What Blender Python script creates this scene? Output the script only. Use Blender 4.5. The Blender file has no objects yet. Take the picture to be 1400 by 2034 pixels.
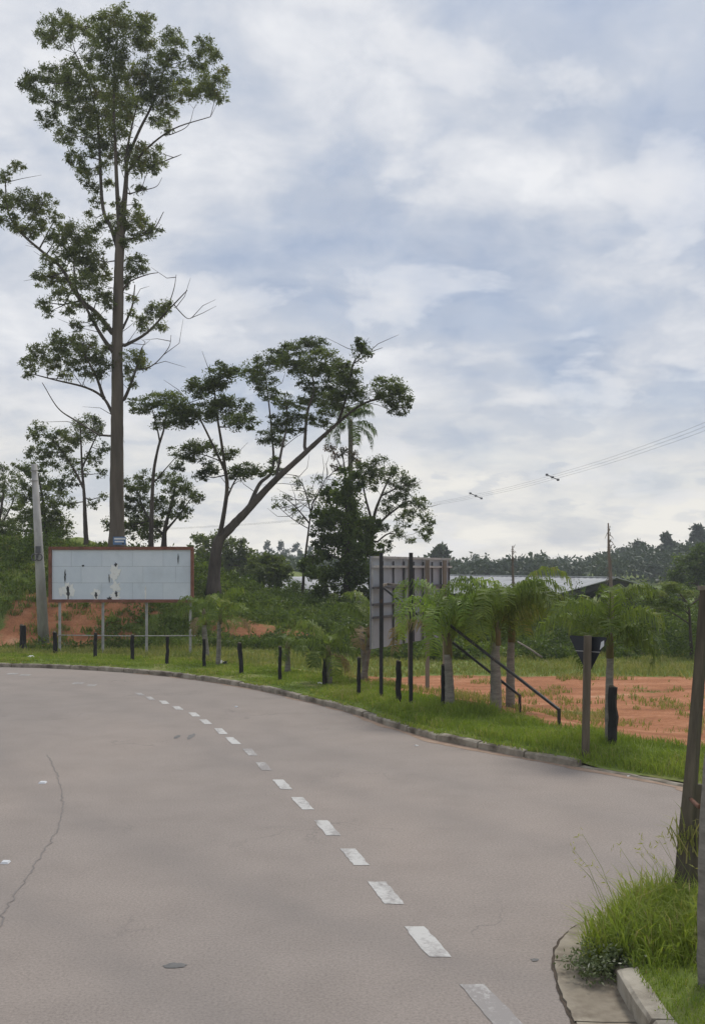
import bpy, math, random
import numpy as np

# ------------------------------------------------------------------ camera, sky, sun, exposure
SC = bpy.context.scene
COL = SC.collection
F, H, CX, CY = 2000.0, 2.8, 700.0, 1130.0      # focal length and horizon in photo pixels, eye height in metres

cam_d = bpy.data.cameras.new('camera')
cam_d.sensor_fit = 'HORIZONTAL'
cam_d.sensor_width = 36.0
cam_d.lens = 36.0 * F / 1400.0
cam_d.shift_y = (CY - 1017.0) / 1400.0
cam_d.clip_end = 8000.0
cam = bpy.data.objects.new('camera', cam_d)
COL.objects.link(cam)
cam.location = (0, 0, H)
cam.rotation_euler = (math.radians(90), 0, 0)
SC.camera = cam

SUN_ELEV, SUN_AZ = math.radians(58), math.radians(35)     # azimuth: from +Y towards +X
SC.view_settings.view_transform = 'Standard'
SC.view_settings.look = 'None'
SC.view_settings.gamma = 1.0
SC.view_settings.exposure = 0.5
SC.view_settings.use_curve_mapping = False


def N(nt, kind, **kw):
    n = nt.nodes.new(kind)
    for k, v in kw.items():
        if k.startswith('i_'):
            n.inputs[k[2:].replace('_', ' ')].default_value = v
        else:
            setattr(n, k, v)
    return n


def ramp(nt, stops, interp='LINEAR'):
    r = N(nt, 'ShaderNodeValToRGB')
    r.color_ramp.interpolation = interp
    el = r.color_ramp.elements
    while len(el) < len(stops):
        el.new(0.5)
    for e, (p, c) in zip(el, stops):
        e.position = p
        if not isinstance(c, (tuple, list)):
            c = (c, c, c)
        e.color = (c[0], c[1], c[2], 1)
    return r


def mixc(nt, fac, a, b, blend='MIX'):
    m = N(nt, 'ShaderNodeMix', data_type='RGBA', blend_type=blend)
    for sock, v in ((m.inputs[0], fac), (m.inputs[6], a), (m.inputs[7], b)):
        if hasattr(v, 'links'):
            nt.links.new(v, sock)
        elif isinstance(v, (tuple, list)):
            sock.default_value = (v[0], v[1], v[2], 1)
        else:
            sock.default_value = v
    return m.outputs[2]


def math_n(nt, op, a, b=0.0, clamp=False):
    m = N(nt, 'ShaderNodeMath', operation=op, use_clamp=clamp)
    for sock, v in ((m.inputs[0], a), (m.inputs[1], b)):
        if hasattr(v, 'links'):
            nt.links.new(v, sock)
        else:
            sock.default_value = v
    return m.outputs[0]


def make_world():
    w = bpy.data.worlds.new('World')
    SC.world = w
    w.use_nodes = True
    nt = w.node_tree
    L = nt.links
    nt.nodes.clear()
    out = N(nt, 'ShaderNodeOutputWorld')
    bg = N(nt, 'ShaderNodeBackground')
    bg.inputs['Strength'].default_value = 0.1
    L.new(bg.outputs[0], out.inputs['Surface'])
    sky = N(nt, 'ShaderNodeTexSky', sky_type='NISHITA', sun_disc=False, sun_elevation=SUN_ELEV,
            sun_rotation=SUN_AZ, air_density=1.0, dust_density=1.5, ozone_density=1.0)
    tc = N(nt, 'ShaderNodeTexCoord')
    sep = N(nt, 'ShaderNodeSeparateXYZ')
    L.new(tc.outputs['Generated'], sep.inputs[0])
    z = math_n(nt, 'MAXIMUM', sep.outputs[2], 0.0)
    den = math_n(nt, 'ADD', z, 0.27)
    u = math_n(nt, 'DIVIDE', sep.outputs[0], den)
    v = math_n(nt, 'DIVIDE', sep.outputs[1], den)
    comb = N(nt, 'ShaderNodeCombineXYZ')
    L.new(u, comb.inputs[0])
    L.new(v, comb.inputs[1])
    mp = N(nt, 'ShaderNodeMapping')
    L.new(comb.outputs[0], mp.inputs[0])
    mp.inputs['Location'].default_value = (3.1, 1.7, 0.4)

    def noise(scale, detail, rough, dist, offs):
        m2 = N(nt, 'ShaderNodeMapping')
        m2.inputs['Location'].default_value = offs
        L.new(mp.outputs[0], m2.inputs[0])
        t = N(nt, 'ShaderNodeTexNoise')
        t.inputs['Scale'].default_value = scale
        t.inputs['Detail'].default_value = detail
        t.inputs['Roughness'].default_value = rough
        t.inputs['Distortion'].default_value = dist
        L.new(m2.outputs[0], t.inputs['Vector'])
        return t.outputs['Fac']
    n1 = noise(2.1, 10, 0.55, 0.25, (0, 0, 0))
    n2 = noise(7.5, 8, 0.58, 0.4, (5, 2, 1))
    n3 = noise(1.2, 3, 0.5, 0.2, (9, 4, 2))
    s = math_n(nt, 'ADD', math_n(nt, 'MULTIPLY', n1, 0.58), math_n(nt, 'MULTIPLY', n2, 0.26))
    s = math_n(nt, 'ADD', s, math_n(nt, 'MULTIPLY', n3, 0.16))
    s = math_n(nt, 'ADD', math_n(nt, 'MULTIPLY', math_n(nt, 'SUBTRACT', s, 0.5), 2.2), 0.525)
    cl = ramp(nt, [(0.22, (0.300, 0.365, 0.500)), (0.36, (0.375, 0.436, 0.556)), (0.50, (0.480, 0.528, 0.620)),
                   (0.62, (0.605, 0.632, 0.690)), (0.80, (0.790, 0.798, 0.820))])
    L.new(s, cl.inputs[0])
    # paler, warmer cloud towards the horizon
    hz = ramp(nt, [(0.0, 1.0), (0.09, 0.9), (0.125, 0.5), (0.19, 0.0)])
    L.new(z, hz.inputs[0])
    warm = ramp(nt, [(0.28, (0.60, 0.62, 0.665)), (0.44, (0.80, 0.785, 0.755)), (0.62, (0.94, 0.905, 0.825))])
    L.new(s, warm.inputs[0])
    col = mixc(nt, hz.outputs[0], cl.outputs[0], warm.outputs[0])
    # firmer-edged small cumulus: grey bellies low down, bright tops higher up
    n4 = noise(5.2, 9, 0.52, 0.15, (2, 7, 3))
    puff = ramp(nt, [(0.555, 0.0), (0.60, 0.75), (0.72, 1.0)])
    L.new(n4, puff.inputs[0])
    band = ramp(nt, [(0.0, 0.0), (0.03, 0.30), (0.10, 0.62), (0.22, 0.5), (0.4, 0.45)])
    L.new(z, band.inputs[0])
    col = mixc(nt, math_n(nt, 'MULTIPLY', puff.outputs[0], band.outputs[0]), col, (0.475, 0.520, 0.605))
    n5 = noise(3.7, 9, 0.55, 0.2, (11, 3, 6))
    top = ramp(nt, [(0.545, 0.0), (0.60, 0.55), (0.72, 0.95)])
    L.new(n5, top.inputs[0])
    col = mixc(nt, math_n(nt, 'MULTIPLY', top.outputs[0], 0.75), col, (0.80, 0.80, 0.815))
    sc = N(nt, 'ShaderNodeVectorMath', operation='SCALE')
    L.new(col, sc.inputs[0])
    sc.inputs['Scale'].default_value = 8.2
    thin = ramp(nt, [(0.36, 0.86), (0.52, 0.985)])
    L.new(n1, thin.inputs[0])
    fin = mixc(nt, thin.outputs[0], sky.outputs[0], sc.outputs[0])
    L.new(fin, bg.inputs['Color'])


make_world()
sun_d = bpy.data.lights.new('sun', 'SUN')
sun_d.energy = 1.5
sun_d.angle = math.radians(14)
sun_d.color = (1.0, 0.95, 0.88)
sun = bpy.data.objects.new('sun', sun_d)
COL.objects.link(sun)
sun.location = (0, 0, 50)
from mathutils import Vector, Matrix
_sd = Vector((math.sin(SUN_AZ) * math.cos(SUN_ELEV), math.cos(SUN_AZ) * math.cos(SUN_ELEV), math.sin(SUN_ELEV)))
sun.rotation_euler = (-_sd).to_track_quat('-Z', 'Y').to_euler()


# ------------------------------------------------------------------ helpers
def P(px, py, Y):
    return np.array([(px - CX) * Y / F, Y, H - (py - CY) * Y / F])


def GP(px, py, z=0.0):
    Y = (H - z) * F / (py - CY)
    return np.array([(px - CX) * Y / F, Y, z])


def sstep(x, a, b):
    t = np.clip((np.asarray(x, float) - a) / (b - a), 0, 1)
    return t * t * (3 - 2 * t)


def vnoise(x, y, seed=0):
    x = np.asarray(x, float); y = np.asarray(y, float)
    xi = np.floor(x).astype(np.int64); yi = np.floor(y).astype(np.int64)
    fx = x - xi; fy = y - yi
    fx = fx * fx * (3 - 2 * fx); fy = fy * fy * (3 - 2 * fy)

    def h(a, b):
        n = (a * 374761393 + b * 668265263 + seed * 974711) & 0x7fffffff
        n = ((n ^ (n >> 13)) * 1274126177) & 0x7fffffff
        return ((n ^ (n >> 16)) & 0xffff) / 65535.0
    return (h(xi, yi) * (1 - fx) + h(xi + 1, yi) * fx) * (1 - fy) + (h(xi, yi + 1) * (1 - fx) + h(xi + 1, yi + 1) * fx) * fy


def fbm(x, y, seed=0, oct=4):
    s = 0; a = 0.5; t = 0
    for o in range(oct):
        s = s + a * vnoise(np.asarray(x) * 2 ** o, np.asarray(y) * 2 ** o, seed + o * 17); t += a; a *= 0.5
    return s / t


class MB:
    """collects vertices and faces; build() links them as one mesh object"""
    def __init__(self):
        self.V = []; self.T = []; self.FS = []; self.n = 0; self.SM = []

    def add(self, v, f, tint=0.5, smooth=False):
        v = np.asarray(v, float).reshape(-1, 3)
        f = np.asarray(f, np.int64)
        self.V.append(v)
        self.T.append(np.broadcast_to(np.asarray(tint, float), (len(v),)).copy())
        self.FS.append(f + self.n)
        self.SM.append(smooth)
        self.n += len(v)
        return self

    def add_multi(self, v, fs, tint=0.5, smooth=False):
        base = self.n
        self.add(v, fs[0], tint, smooth)
        for f in fs[1:]:
            self.FS.append(np.asarray(f, np.int64) + base); self.SM.append(smooth)
        return self

    def box(self, c, s, rz=0.0, tint=0.5, M=None):
        x, y, z = np.array(s) / 2
        v = np.array([[a * x, b * y, d * z] for a in (-1, 1) for b in (-1, 1) for d in (-1, 1)])
        if M is not None:
            v = v @ np.array(M).T
        elif rz:
            ca, sa = math.cos(rz), math.sin(rz)
            v = v @ np.array([[ca, sa, 0], [-sa, ca, 0], [0, 0, 1]])
        f = [[0, 1, 3, 2], [4, 6, 7, 5], [0, 4, 5, 1], [2, 3, 7, 6], [0, 2, 6, 4], [1, 5, 7, 3]]
        return self.add(v + np.array(c), f, tint)

    def bar(self, a, b, w, d=None, up=(0, 0, 1), tint=0.5):
        """square bar from a to b"""
        a = np.array(a, float); b = np.array(b, float); d = d or w
        t = b - a; t = t / np.linalg.norm(t)
        u = np.array(up, float)
        if abs(t @ u) > 0.95:
            u = np.array([0, 1.0, 0])
        s = np.cross(t, u); s /= np.linalg.norm(s); u = np.cross(s, t)
        v = [p + s * i * w / 2 + u * j * d / 2 for p in (a, b) for i, j in ((-1, -1), (1, -1), (1, 1), (-1, 1))]
        f = [[0, 3, 2, 1], [4, 5, 6, 7], [0, 1, 5, 4], [1, 2, 6, 5], [2, 3, 7, 6], [3, 0, 4, 7]]
        return self.add(v, f, tint)

    def tube(self, pts, rad, n=6, tint=0.5, smooth=True, cap=True, jitter=0.0, rng=None):
        pts = np.asarray(pts, float); m = len(pts)
        rad = np.broadcast_to(np.asarray(rad, float), (m,))
        tang = np.gradient(pts, axis=0)
        tang /= np.linalg.norm(tang, axis=1)[:, None] + 1e-9
        ref = np.array([1.0, 0, 0]) if abs(tang[0][0]) < 0.9 else np.array([0, 1.0, 0])
        V = []
        for i in range(m):
            s = np.cross(tang[i], ref); s /= np.linalg.norm(s) + 1e-9
            ref = np.cross(s, tang[i])
            a = np.arange(n) * 2 * math.pi / n
            r = rad[i] * (1 + (rng.uniform(-jitter, jitter, n) if jitter else 0))
            V.append(pts[i] + np.outer(np.cos(a) * r, s) + np.outer(np.sin(a) * r, ref))
        V = np.concatenate(V)
        i, j = np.meshgrid(np.arange(m - 1), np.arange(n), indexing='ij')
        k = (j + 1) % n
        q = np.stack([i * n + j, i * n + k, (i + 1) * n + k, (i + 1) * n + j], -1).reshape(-1, 4)
        fs = [q]
        if cap:
            fs.append([list(range(n))[::-1]]); fs.append([list(range((m - 1) * n, m * n))])
        return self.add_multi(V, fs, tint, smooth)

    def leaves(self, c, L, w, rng, tint, droop=0.0, flat=0.0):
        """rhombic leaf faces growing from the points c"""
        c = np.asarray(c, float); n = len(c)
        L = np.broadcast_to(L, (n,)) * rng.uniform(0.65, 1.25, n); W = np.broadcast_to(w, (n,)) * rng.uniform(0.75, 1.2, n)
        a = rng.normal(size=(n, 3)); a[:, 2] = a[:, 2] * (1 - flat) - droop
        a /= np.linalg.norm(a, axis=1)[:, None]
        b = np.cross(a, rng.normal(size=(n, 3)) * np.array([1 - flat, 1 - flat, 1]) + np.array([0, 0, flat * 2.0]))
        b /= np.linalg.norm(b, axis=1)[:, None] + 1e-9
        t = c + a * L[:, None]; m = c + a * L[:, None] * 0.45
        v = np.stack([c, m + b * W[:, None] / 2, t, m - b * W[:, None] / 2], 1).reshape(-1, 3)
        f = np.arange(4 * n).reshape(n, 4)
        tt = np.repeat(np.broadcast_to(tint, (n,)), 4)
        return self.add(v, f, tt)

    def blades(self, p, h, w, lean, rng, tint, az=None):
        p = np.asarray(p, float); n = len(p)
        h = np.broadcast_to(h, (n,)); w = np.broadcast_to(w, (n,)); lean = np.broadcast_to(lean, (n,))
        az = rng.uniform(0, 2 * math.pi, n) if az is None else az
        d = np.stack([np.cos(az), np.sin(az), np.zeros(n)], 1)
        a2 = rng.uniform(0, 2 * math.pi, n)
        s = np.stack([np.cos(a2), np.sin(a2), np.zeros(n)], 1)
        up = np.array([0, 0, 1.0])
        mid = p + up * (h * 0.6)[:, None] + d * (h * lean * 0.35)[:, None]
        tip = p + up * (h * (1 - 0.35 * lean))[:, None] + d * (h * lean)[:, None]
        hw = (w / 2)[:, None]
        v = np.stack([p - s * hw, p + s * hw, mid + s * hw * 0.75, mid - s * hw * 0.75, tip], 1).reshape(-1, 3)
        b = np.arange(n)[:, None] * 5
        tt = np.repeat(np.broadcast_to(tint, (n,)), 5)
        return self.add_multi(v, [b + np.array([[0, 1, 2, 3]]), b + np.array([[3, 2, 4]])], tt)

    def mesh(self, name, mat, org=(0, 0, 0)):
        V = np.concatenate(self.V) - np.array(org)
        me = bpy.data.meshes.new(name)
        me.vertices.add(len(V)); me.vertices.foreach_set('co', V.ravel())
        tot = np.concatenate([np.full(len(f), f.shape[1]) for f in self.FS])
        idx = np.concatenate([f.ravel() for f in self.FS])
        sm = np.concatenate([np.full(len(f), s) for f, s in zip(self.FS, self.SM)])
        me.loops.add(len(idx)); me.loops.foreach_set('vertex_index', idx)
        me.polygons.add(len(tot))
        me.polygons.foreach_set('loop_start', np.concatenate([[0], np.cumsum(tot)[:-1]]))
        me.polygons.foreach_set('loop_total', tot)
        me.polygons.foreach_set('use_smooth', sm)
        me.update(calc_edges=True)
        at = me.attributes.new('tint', 'FLOAT', 'POINT')
        at.data.foreach_set('value', np.concatenate(self.T))
        if mat:
            me.materials.append(mat)
        return me

    def build(self, name, mat, parent=None, org=None):
        if org is None:
            org = parent['_org'] if parent is not None and '_org' in parent else (0, 0, 0)
        o = bpy.data.objects.new(name, self.mesh(name, mat, org))
        COL.objects.link(o)
        if parent is not None:
            o.parent = parent
        else:
            o.location = org
        return o


ROOTS = []


def tag(o, label=None, cat=None, group=None, kind=None):
    if label: o['label'] = label
    if cat: o['category'] = cat
    if group: o['group'] = group
    if kind: o['kind'] = kind
    return o


def thing(name, label, cat, org, group=None):
    o = bpy.data.objects.new(name, None)
    o.empty_display_size = 0.3
    COL.objects.link(o)
    o.location = org
    o['_org'] = [float(v) for v in org]
    ROOTS.append(o)
    return tag(o, label, cat, group)


def sub(o):
    """let a part carry sub-parts built in the same coordinates"""
    o['_org'] = o.parent['_org']; ROOTS.append(o)
    return o


def catmull(pts, per=12):
    p = np.asarray(pts, float)
    p = np.vstack([2 * p[0] - p[1], p, 2 * p[-1] - p[-2]])
    out = []
    for i in range(1, len(p) - 2):
        for t in np.linspace(0, 1, per, endpoint=False):
            out.append(0.5 * ((2 * p[i]) + (-p[i - 1] + p[i + 1]) * t + (2 * p[i - 1] - 5 * p[i] + 4 * p[i + 1] - p[i + 2]) * t * t
                              + (-p[i - 1] + 3 * p[i] - 3 * p[i + 1] + p[i + 2]) * t ** 3))
    out.append(p[-2])
    return np.array(out)


# ------------------------------------------------------------------ materials
def new_mat(name):
    m = bpy.data.materials.new(name)
    m.use_nodes = True
    nt = m.node_tree
    b = nt.nodes['Principled BSDF']
    return m, nt, b


def coords(nt, world):
    if world:
        return N(nt, 'ShaderNodeNewGeometry').outputs['Position']
    return N(nt, 'ShaderNodeTexCoord').outputs['Object']


def noise_tex(nt, vec, scale, detail=4, rough=0.55, stretch=None):
    if stretch:
        m = N(nt, 'ShaderNodeMapping'); m.inputs['Scale'].default_value = stretch
        nt.links.new(vec, m.inputs[0]); vec = m.outputs[0]
    t = N(nt, 'ShaderNodeTexNoise')
    t.inputs['Scale'].default_value = scale; t.inputs['Detail'].default_value = detail; t.inputs['Roughness'].default_value = rough
    nt.links.new(vec, t.inputs['Vector'])
    return t.outputs['Fac']


def bump(nt, b, h, strength, dist=0.02):
    n = N(nt, 'ShaderNodeBump'); n.inputs['Strength'].default_value = strength; n.inputs['Distance'].default_value = dist
    nt.links.new(h, n.inputs['Height']); nt.links.new(n.outputs[0], b.inputs['Normal'])


def surf(name, c1, c2, scale=4.0, rough=0.8, bmp=0.3, stretch=None, spots=None, metal=0.0, world=False, lo=0.35, hi=0.65, spot_scale=2.0, spot_lo=0.55, spot_hi=0.7, bdist=0.02, spec=0.3):
    m, nt, b = new_mat(name)
    v = coords(nt, world)
    n1 = noise_tex(nt, v, scale, 6, 0.6, stretch)
    r = ramp(nt, [(lo, c1), (hi, c2)])
    nt.links.new(n1, r.inputs[0])
    col = r.outputs[0]
    if spots:
        n2 = noise_tex(nt, v, spot_scale, 5, 0.6, stretch)
        rs = ramp(nt, [(spot_lo, 0.0), (spot_hi, 1.0)])
        nt.links.new(n2, rs.inputs[0])
        col = mixc(nt, rs.outputs[0], col, spots)
    nt.links.new(col, b.inputs['Base Color'])
    b.inputs['Roughness'].default_value = rough
    b.inputs['Metallic'].default_value = metal
    b.inputs['Specular IOR Level'].default_value = spec
    if bmp:
        bump(nt, b, noise_tex(nt, v, scale * 3, 5, 0.65, stretch), bmp, bdist)
    return m


def leaf_mat(name, stops, trans=0.3, rough=0.5):
    m, nt, b = new_mat(name)
    a = N(nt, 'ShaderNodeAttribute', attribute_name='tint')
    r = ramp(nt, stops)
    nt.links.new(a.outputs['Fac'], r.inputs[0])
    nt.links.new(r.outputs[0], b.inputs['Base Color'])
    b.inputs['Roughness'].default_value = rough
    b.inputs['Specular IOR Level'].default_value = 0.25
    t = N(nt, 'ShaderNodeBsdfTranslucent')
    tcol = mixc(nt, 1.0, r.outputs[0], (1.25, 1.3, 0.6), 'MULTIPLY')
    nt.links.new(tcol, t.inputs['Color'])
    mx = N(nt, 'ShaderNodeMixShader'); mx.inputs[0].default_value = trans
    nt.links.new(b.outputs[0], mx.inputs[1]); nt.links.new(t.outputs[0], mx.inputs[2])
    out = [n for n in nt.nodes if n.type == 'OUTPUT_MATERIAL'][0]
    nt.links.new(mx.outputs[0], out.inputs['Surface'])
    return m


M = {}
M['euc_leaf'] = leaf_mat('eucalyptus_leaves', [(0, (0.086, 0.106, 0.040)), (0.5, (0.150, 0.176, 0.064)), (0.85, (0.190, 0.214, 0.080)), (1, (0.205, 0.170, 0.080))], 0.5)
M['dark_leaf'] = leaf_mat('dark_leaves', [(0, (0.055, 0.074, 0.026)), (0.5, (0.104, 0.134, 0.042)), (1, (0.155, 0.185, 0.060))], 0.46)
M['grey_leaf'] = leaf_mat('grey_green_leaves', [(0, (0.062, 0.084, 0.034)), (0.5, (0.112, 0.140, 0.054)), (1, (0.165, 0.190, 0.075))], 0.48)
M['bush_leaf'] = leaf_mat('bush_leaves', [(0, (0.052, 0.080, 0.020)), (0.45, (0.108, 0.155, 0.034)), (0.8, (0.170, 0.225, 0.048)), (1, (0.235, 0.230, 0.090))], 0.42)
M['pale_leaf'] = leaf_mat('pale_green_leaves', [(0, (0.09, 0.13, 0.035)), (0.5, (0.15, 0.205, 0.055)), (1, (0.23, 0.26, 0.10))], 0.4)
M['rust_leaf'] = leaf_mat('rust_leaves', [(0, (0.06, 0.06, 0.025)), (0.5, (0.13, 0.085, 0.035)), (1, (0.22, 0.11, 0.045))])
M['far_leaf'] = leaf_mat('far_leaves', [(0, (0.024, 0.044, 0.020)), (0.5, (0.046, 0.072, 0.030)), (1, (0.075, 0.10, 0.038))], 0.2)
M['palm_leaf'] = leaf_mat('palm_leaves', [(0, (0.064, 0.096, 0.026)), (0.5, (0.132, 0.184, 0.044)), (0.85, (0.205, 0.262, 0.060)), (1, (0.29, 0.27, 0.09))], 0.44, 0.5)
M['young_palm_leaf'] = leaf_mat('young_palm_leaves', [(0, (0.10, 0.165, 0.035)), (0.5, (0.19, 0.28, 0.055)), (1, (0.30, 0.37, 0.085))], 0.45, 0.42)
M['dead_frond'] = leaf_mat('dead_fronds', [(0, (0.16, 0.11, 0.06)), (0.5, (0.25, 0.18, 0.10)), (1, (0.34, 0.26, 0.15))], 0.2, 0.7)
M['grass'] = leaf_mat('grass_blades', [(0, (0.120, 0.165, 0.030)), (0.5, (0.218, 0.288, 0.050)), (0.8, (0.285, 0.330, 0.072)), (1, (0.40, 0.34, 0.17))], 0.45, 0.6)
M['dry_grass'] = leaf_mat('dry_grass_blades', [(0, (0.14, 0.18, 0.042)), (0.5, (0.25, 0.255, 0.08)), (1, (0.40, 0.34, 0.17))], 0.4, 0.6)
M['weed_leaf'] = leaf_mat('weed_leaves', [(0, (0.085, 0.11, 0.048)), (0.7, (0.15, 0.18, 0.085)), (1, (0.50, 0.50, 0.40))], 0.2, 0.6)
M['euc_bark'] = surf('eucalyptus_bark', (0.085, 0.068, 0.052), (0.165, 0.138, 0.108), 2.2, 0.85, 0.5, (1, 1, 0.12), (0.07, 0.052, 0.04), spot_scale=0.9, bdist=0.05)
M['dark_bark'] = surf('dark_bark', (0.055, 0.045, 0.037), (0.115, 0.095, 0.078), 3.0, 0.9, 0.6, (1, 1, 0.3), bdist=0.04)
M['palm_bark'] = surf('palm_bark', (0.155, 0.14, 0.118), (0.255, 0.235, 0.20), 5.0, 0.85, 0.4, (1, 1, 3.5), (0.10, 0.088, 0.07), spot_scale=3.0)
M['palm_shaft'] = surf('palm_leaf_base', (0.16, 0.155, 0.06), (0.10, 0.072, 0.035), 4.0, 0.6, 0.2, (1, 1, 0.4))
M['dead_wood'] = surf('dead_wood', (0.16, 0.13, 0.105), (0.26, 0.22, 0.18), 8.0, 0.9, 0.4, (1, 1, 0.3))
M['fence_black'] = surf('charred_timber', (0.010, 0.010, 0.010), (0.026, 0.024, 0.022), 9.0, 0.8, 0.5, (1, 1, 0.25), (0.05, 0.042, 0.034), spot_scale=6.0, spot_lo=0.62, spot_hi=0.75)
M['grey_timber'] = surf('weathered_timber', (0.16, 0.135, 0.105), (0.28, 0.245, 0.20), 7.0, 0.85, 0.5, (1, 1, 0.12), (0.09, 0.07, 0.05), spot_scale=5.0)
M['dark_timber'] = surf('old_dark_timber', (0.05, 0.042, 0.030), (0.16, 0.135, 0.095), 6.0, 0.85, 0.7, (1, 1, 0.10), (0.028, 0.024, 0.02), spot_scale=4.0, spot_lo=0.5)
M['brown_timber'] = surf('brown_sign_post', (0.085, 0.068, 0.048), (0.165, 0.135, 0.098), 8.0, 0.85, 0.5, (1, 1, 0.12), (0.06, 0.046, 0.032), spot_scale=5)
M['concrete_pole'] = surf('pole_concrete', (0.30, 0.29, 0.275), (0.44, 0.43, 0.41), 3.0, 0.85, 0.2, (1, 1, 0.3), (0.24, 0.225, 0.20), spot_scale=2.0)
M['kerb'] = surf('kerb_concrete', (0.185, 0.158, 0.120), (0.355, 0.318, 0.255), 4.0, 0.92, 0.6, None, (0.095, 0.078, 0.058), world=True, spot_scale=2.6, spot_lo=0.48, spot_hi=0.66)
M['corner_kerb'] = surf('corner_kerb_concrete', (0.27, 0.24, 0.19), (0.43, 0.39, 0.32), 4.0, 0.92, 0.6, None, (0.15, 0.125, 0.095), world=True, spot_scale=3.2, spot_lo=0.5, spot_hi=0.7)
M['gutter'] = surf('gutter_concrete', (0.225, 0.192, 0.145), (0.375, 0.332, 0.262), 2.2, 0.92, 0.45, None, (0.15, 0.122, 0.09), world=True, spot_scale=5.0, spot_lo=0.47, spot_hi=0.72)
M['gap_earth'] = surf('joint_earth', (0.05, 0.04, 0.03), (0.10, 0.075, 0.055), 9.0, 0.95, 0.3, world=True)
M['black_steel'] = surf('black_steel', (0.016, 0.016, 0.018), (0.035, 0.033, 0.032), 6.0, 0.5, 0.1, None, (0.075, 0.045, 0.03), spot_scale=5.0, spot_lo=0.62)
M['grey_steel'] = surf('galvanised_post', (0.26, 0.255, 0.25), (0.38, 0.37, 0.36), 5.0, 0.5, 0.1, None, (0.20, 0.16, 0.13), spot_scale=4, spot_lo=0.62)
M['rust_frame'] = surf('rust_red_frame', (0.155, 0.062, 0.040), (0.225, 0.098, 0.066), 5.0, 0.75, 0.2, None, (0.11, 0.058, 0.04), spot_scale=3.0)
M['sheet_grey'] = surf('sheet_metal_back', (0.245, 0.262, 0.295), (0.325, 0.345, 0.38), 1.6, 0.5, 0.1, (1, 1, 0.5), (0.22, 0.225, 0.235), spot_scale=1.2)
M['sheet_frame'] = surf('sheet_frame_dark', (0.055, 0.055, 0.06), (0.095, 0.095, 0.10), 5.0, 0.6, 0.1)
M['paper_a'] = surf('billboard_paper', (0.55, 0.605, 0.665), (0.61, 0.66, 0.715), 1.8, 0.6, 0.06, None, (0.51, 0.555, 0.605), spot_scale=1.0)
M['paper_b'] = surf('billboard_paper_pale', (0.575, 0.625, 0.68), (0.63, 0.675, 0.725), 1.8, 0.6, 0.06, None, (0.53, 0.575, 0.62), spot_scale=1.1)
M['paper_torn'] = surf('torn_paper', (0.72, 0.72, 0.70), (0.80, 0.80, 0.78), 6.0, 0.85, 0.3, None, (0.56, 0.53, 0.48), spot_scale=7)
M['board_dark'] = surf('bare_board', (0.03, 0.032, 0.035), (0.07, 0.07, 0.07), 6.0, 0.8, 0.2)
M['sign_blue'] = surf('blue_plate', (0.075, 0.14, 0.27), (0.10, 0.18, 0.32), 3.0, 0.5, 0.0)
M['sign_white'] = surf('white_paint', (0.55, 0.57, 0.58), (0.65, 0.66, 0.67), 3.0, 0.6, 0.0)
M['sign_back'] = surf('sign_back_black', (0.012, 0.015, 0.02), (0.022, 0.026, 0.032), 4.0, 0.45, 0.05)
M['wire'] = surf('cable_grey', (0.085, 0.085, 0.09), (0.12, 0.12, 0.125), 4.0, 0.6, 0.0)
M['roof_sheet'] = surf('roof_sheet', (0.30, 0.305, 0.31), (0.41, 0.415, 0.415), 0.5, 0.6, 0.05, None, (0.25, 0.25, 0.245), world=True, spot_scale=0.35)
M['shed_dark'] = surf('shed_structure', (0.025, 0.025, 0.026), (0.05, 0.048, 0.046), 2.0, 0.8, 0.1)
M['shed_wall'] = surf('shed_wall', (0.20, 0.19, 0.17), (0.29, 0.275, 0.25), 1.0, 0.85, 0.1)
M['litter_white'] = surf('white_litter', (0.58, 0.58, 0.56), (0.70, 0.70, 0.68), 10.0, 0.6, 0.2)
M['litter_black'] = surf('black_plastic', (0.012, 0.012, 0.012), (0.03, 0.03, 0.03), 10.0, 0.4, 0.3)
M['rope'] = surf('brown_rope', (0.11, 0.05, 0.03), (0.19, 0.09, 0.055), 20.0, 0.9, 0.4)


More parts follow.
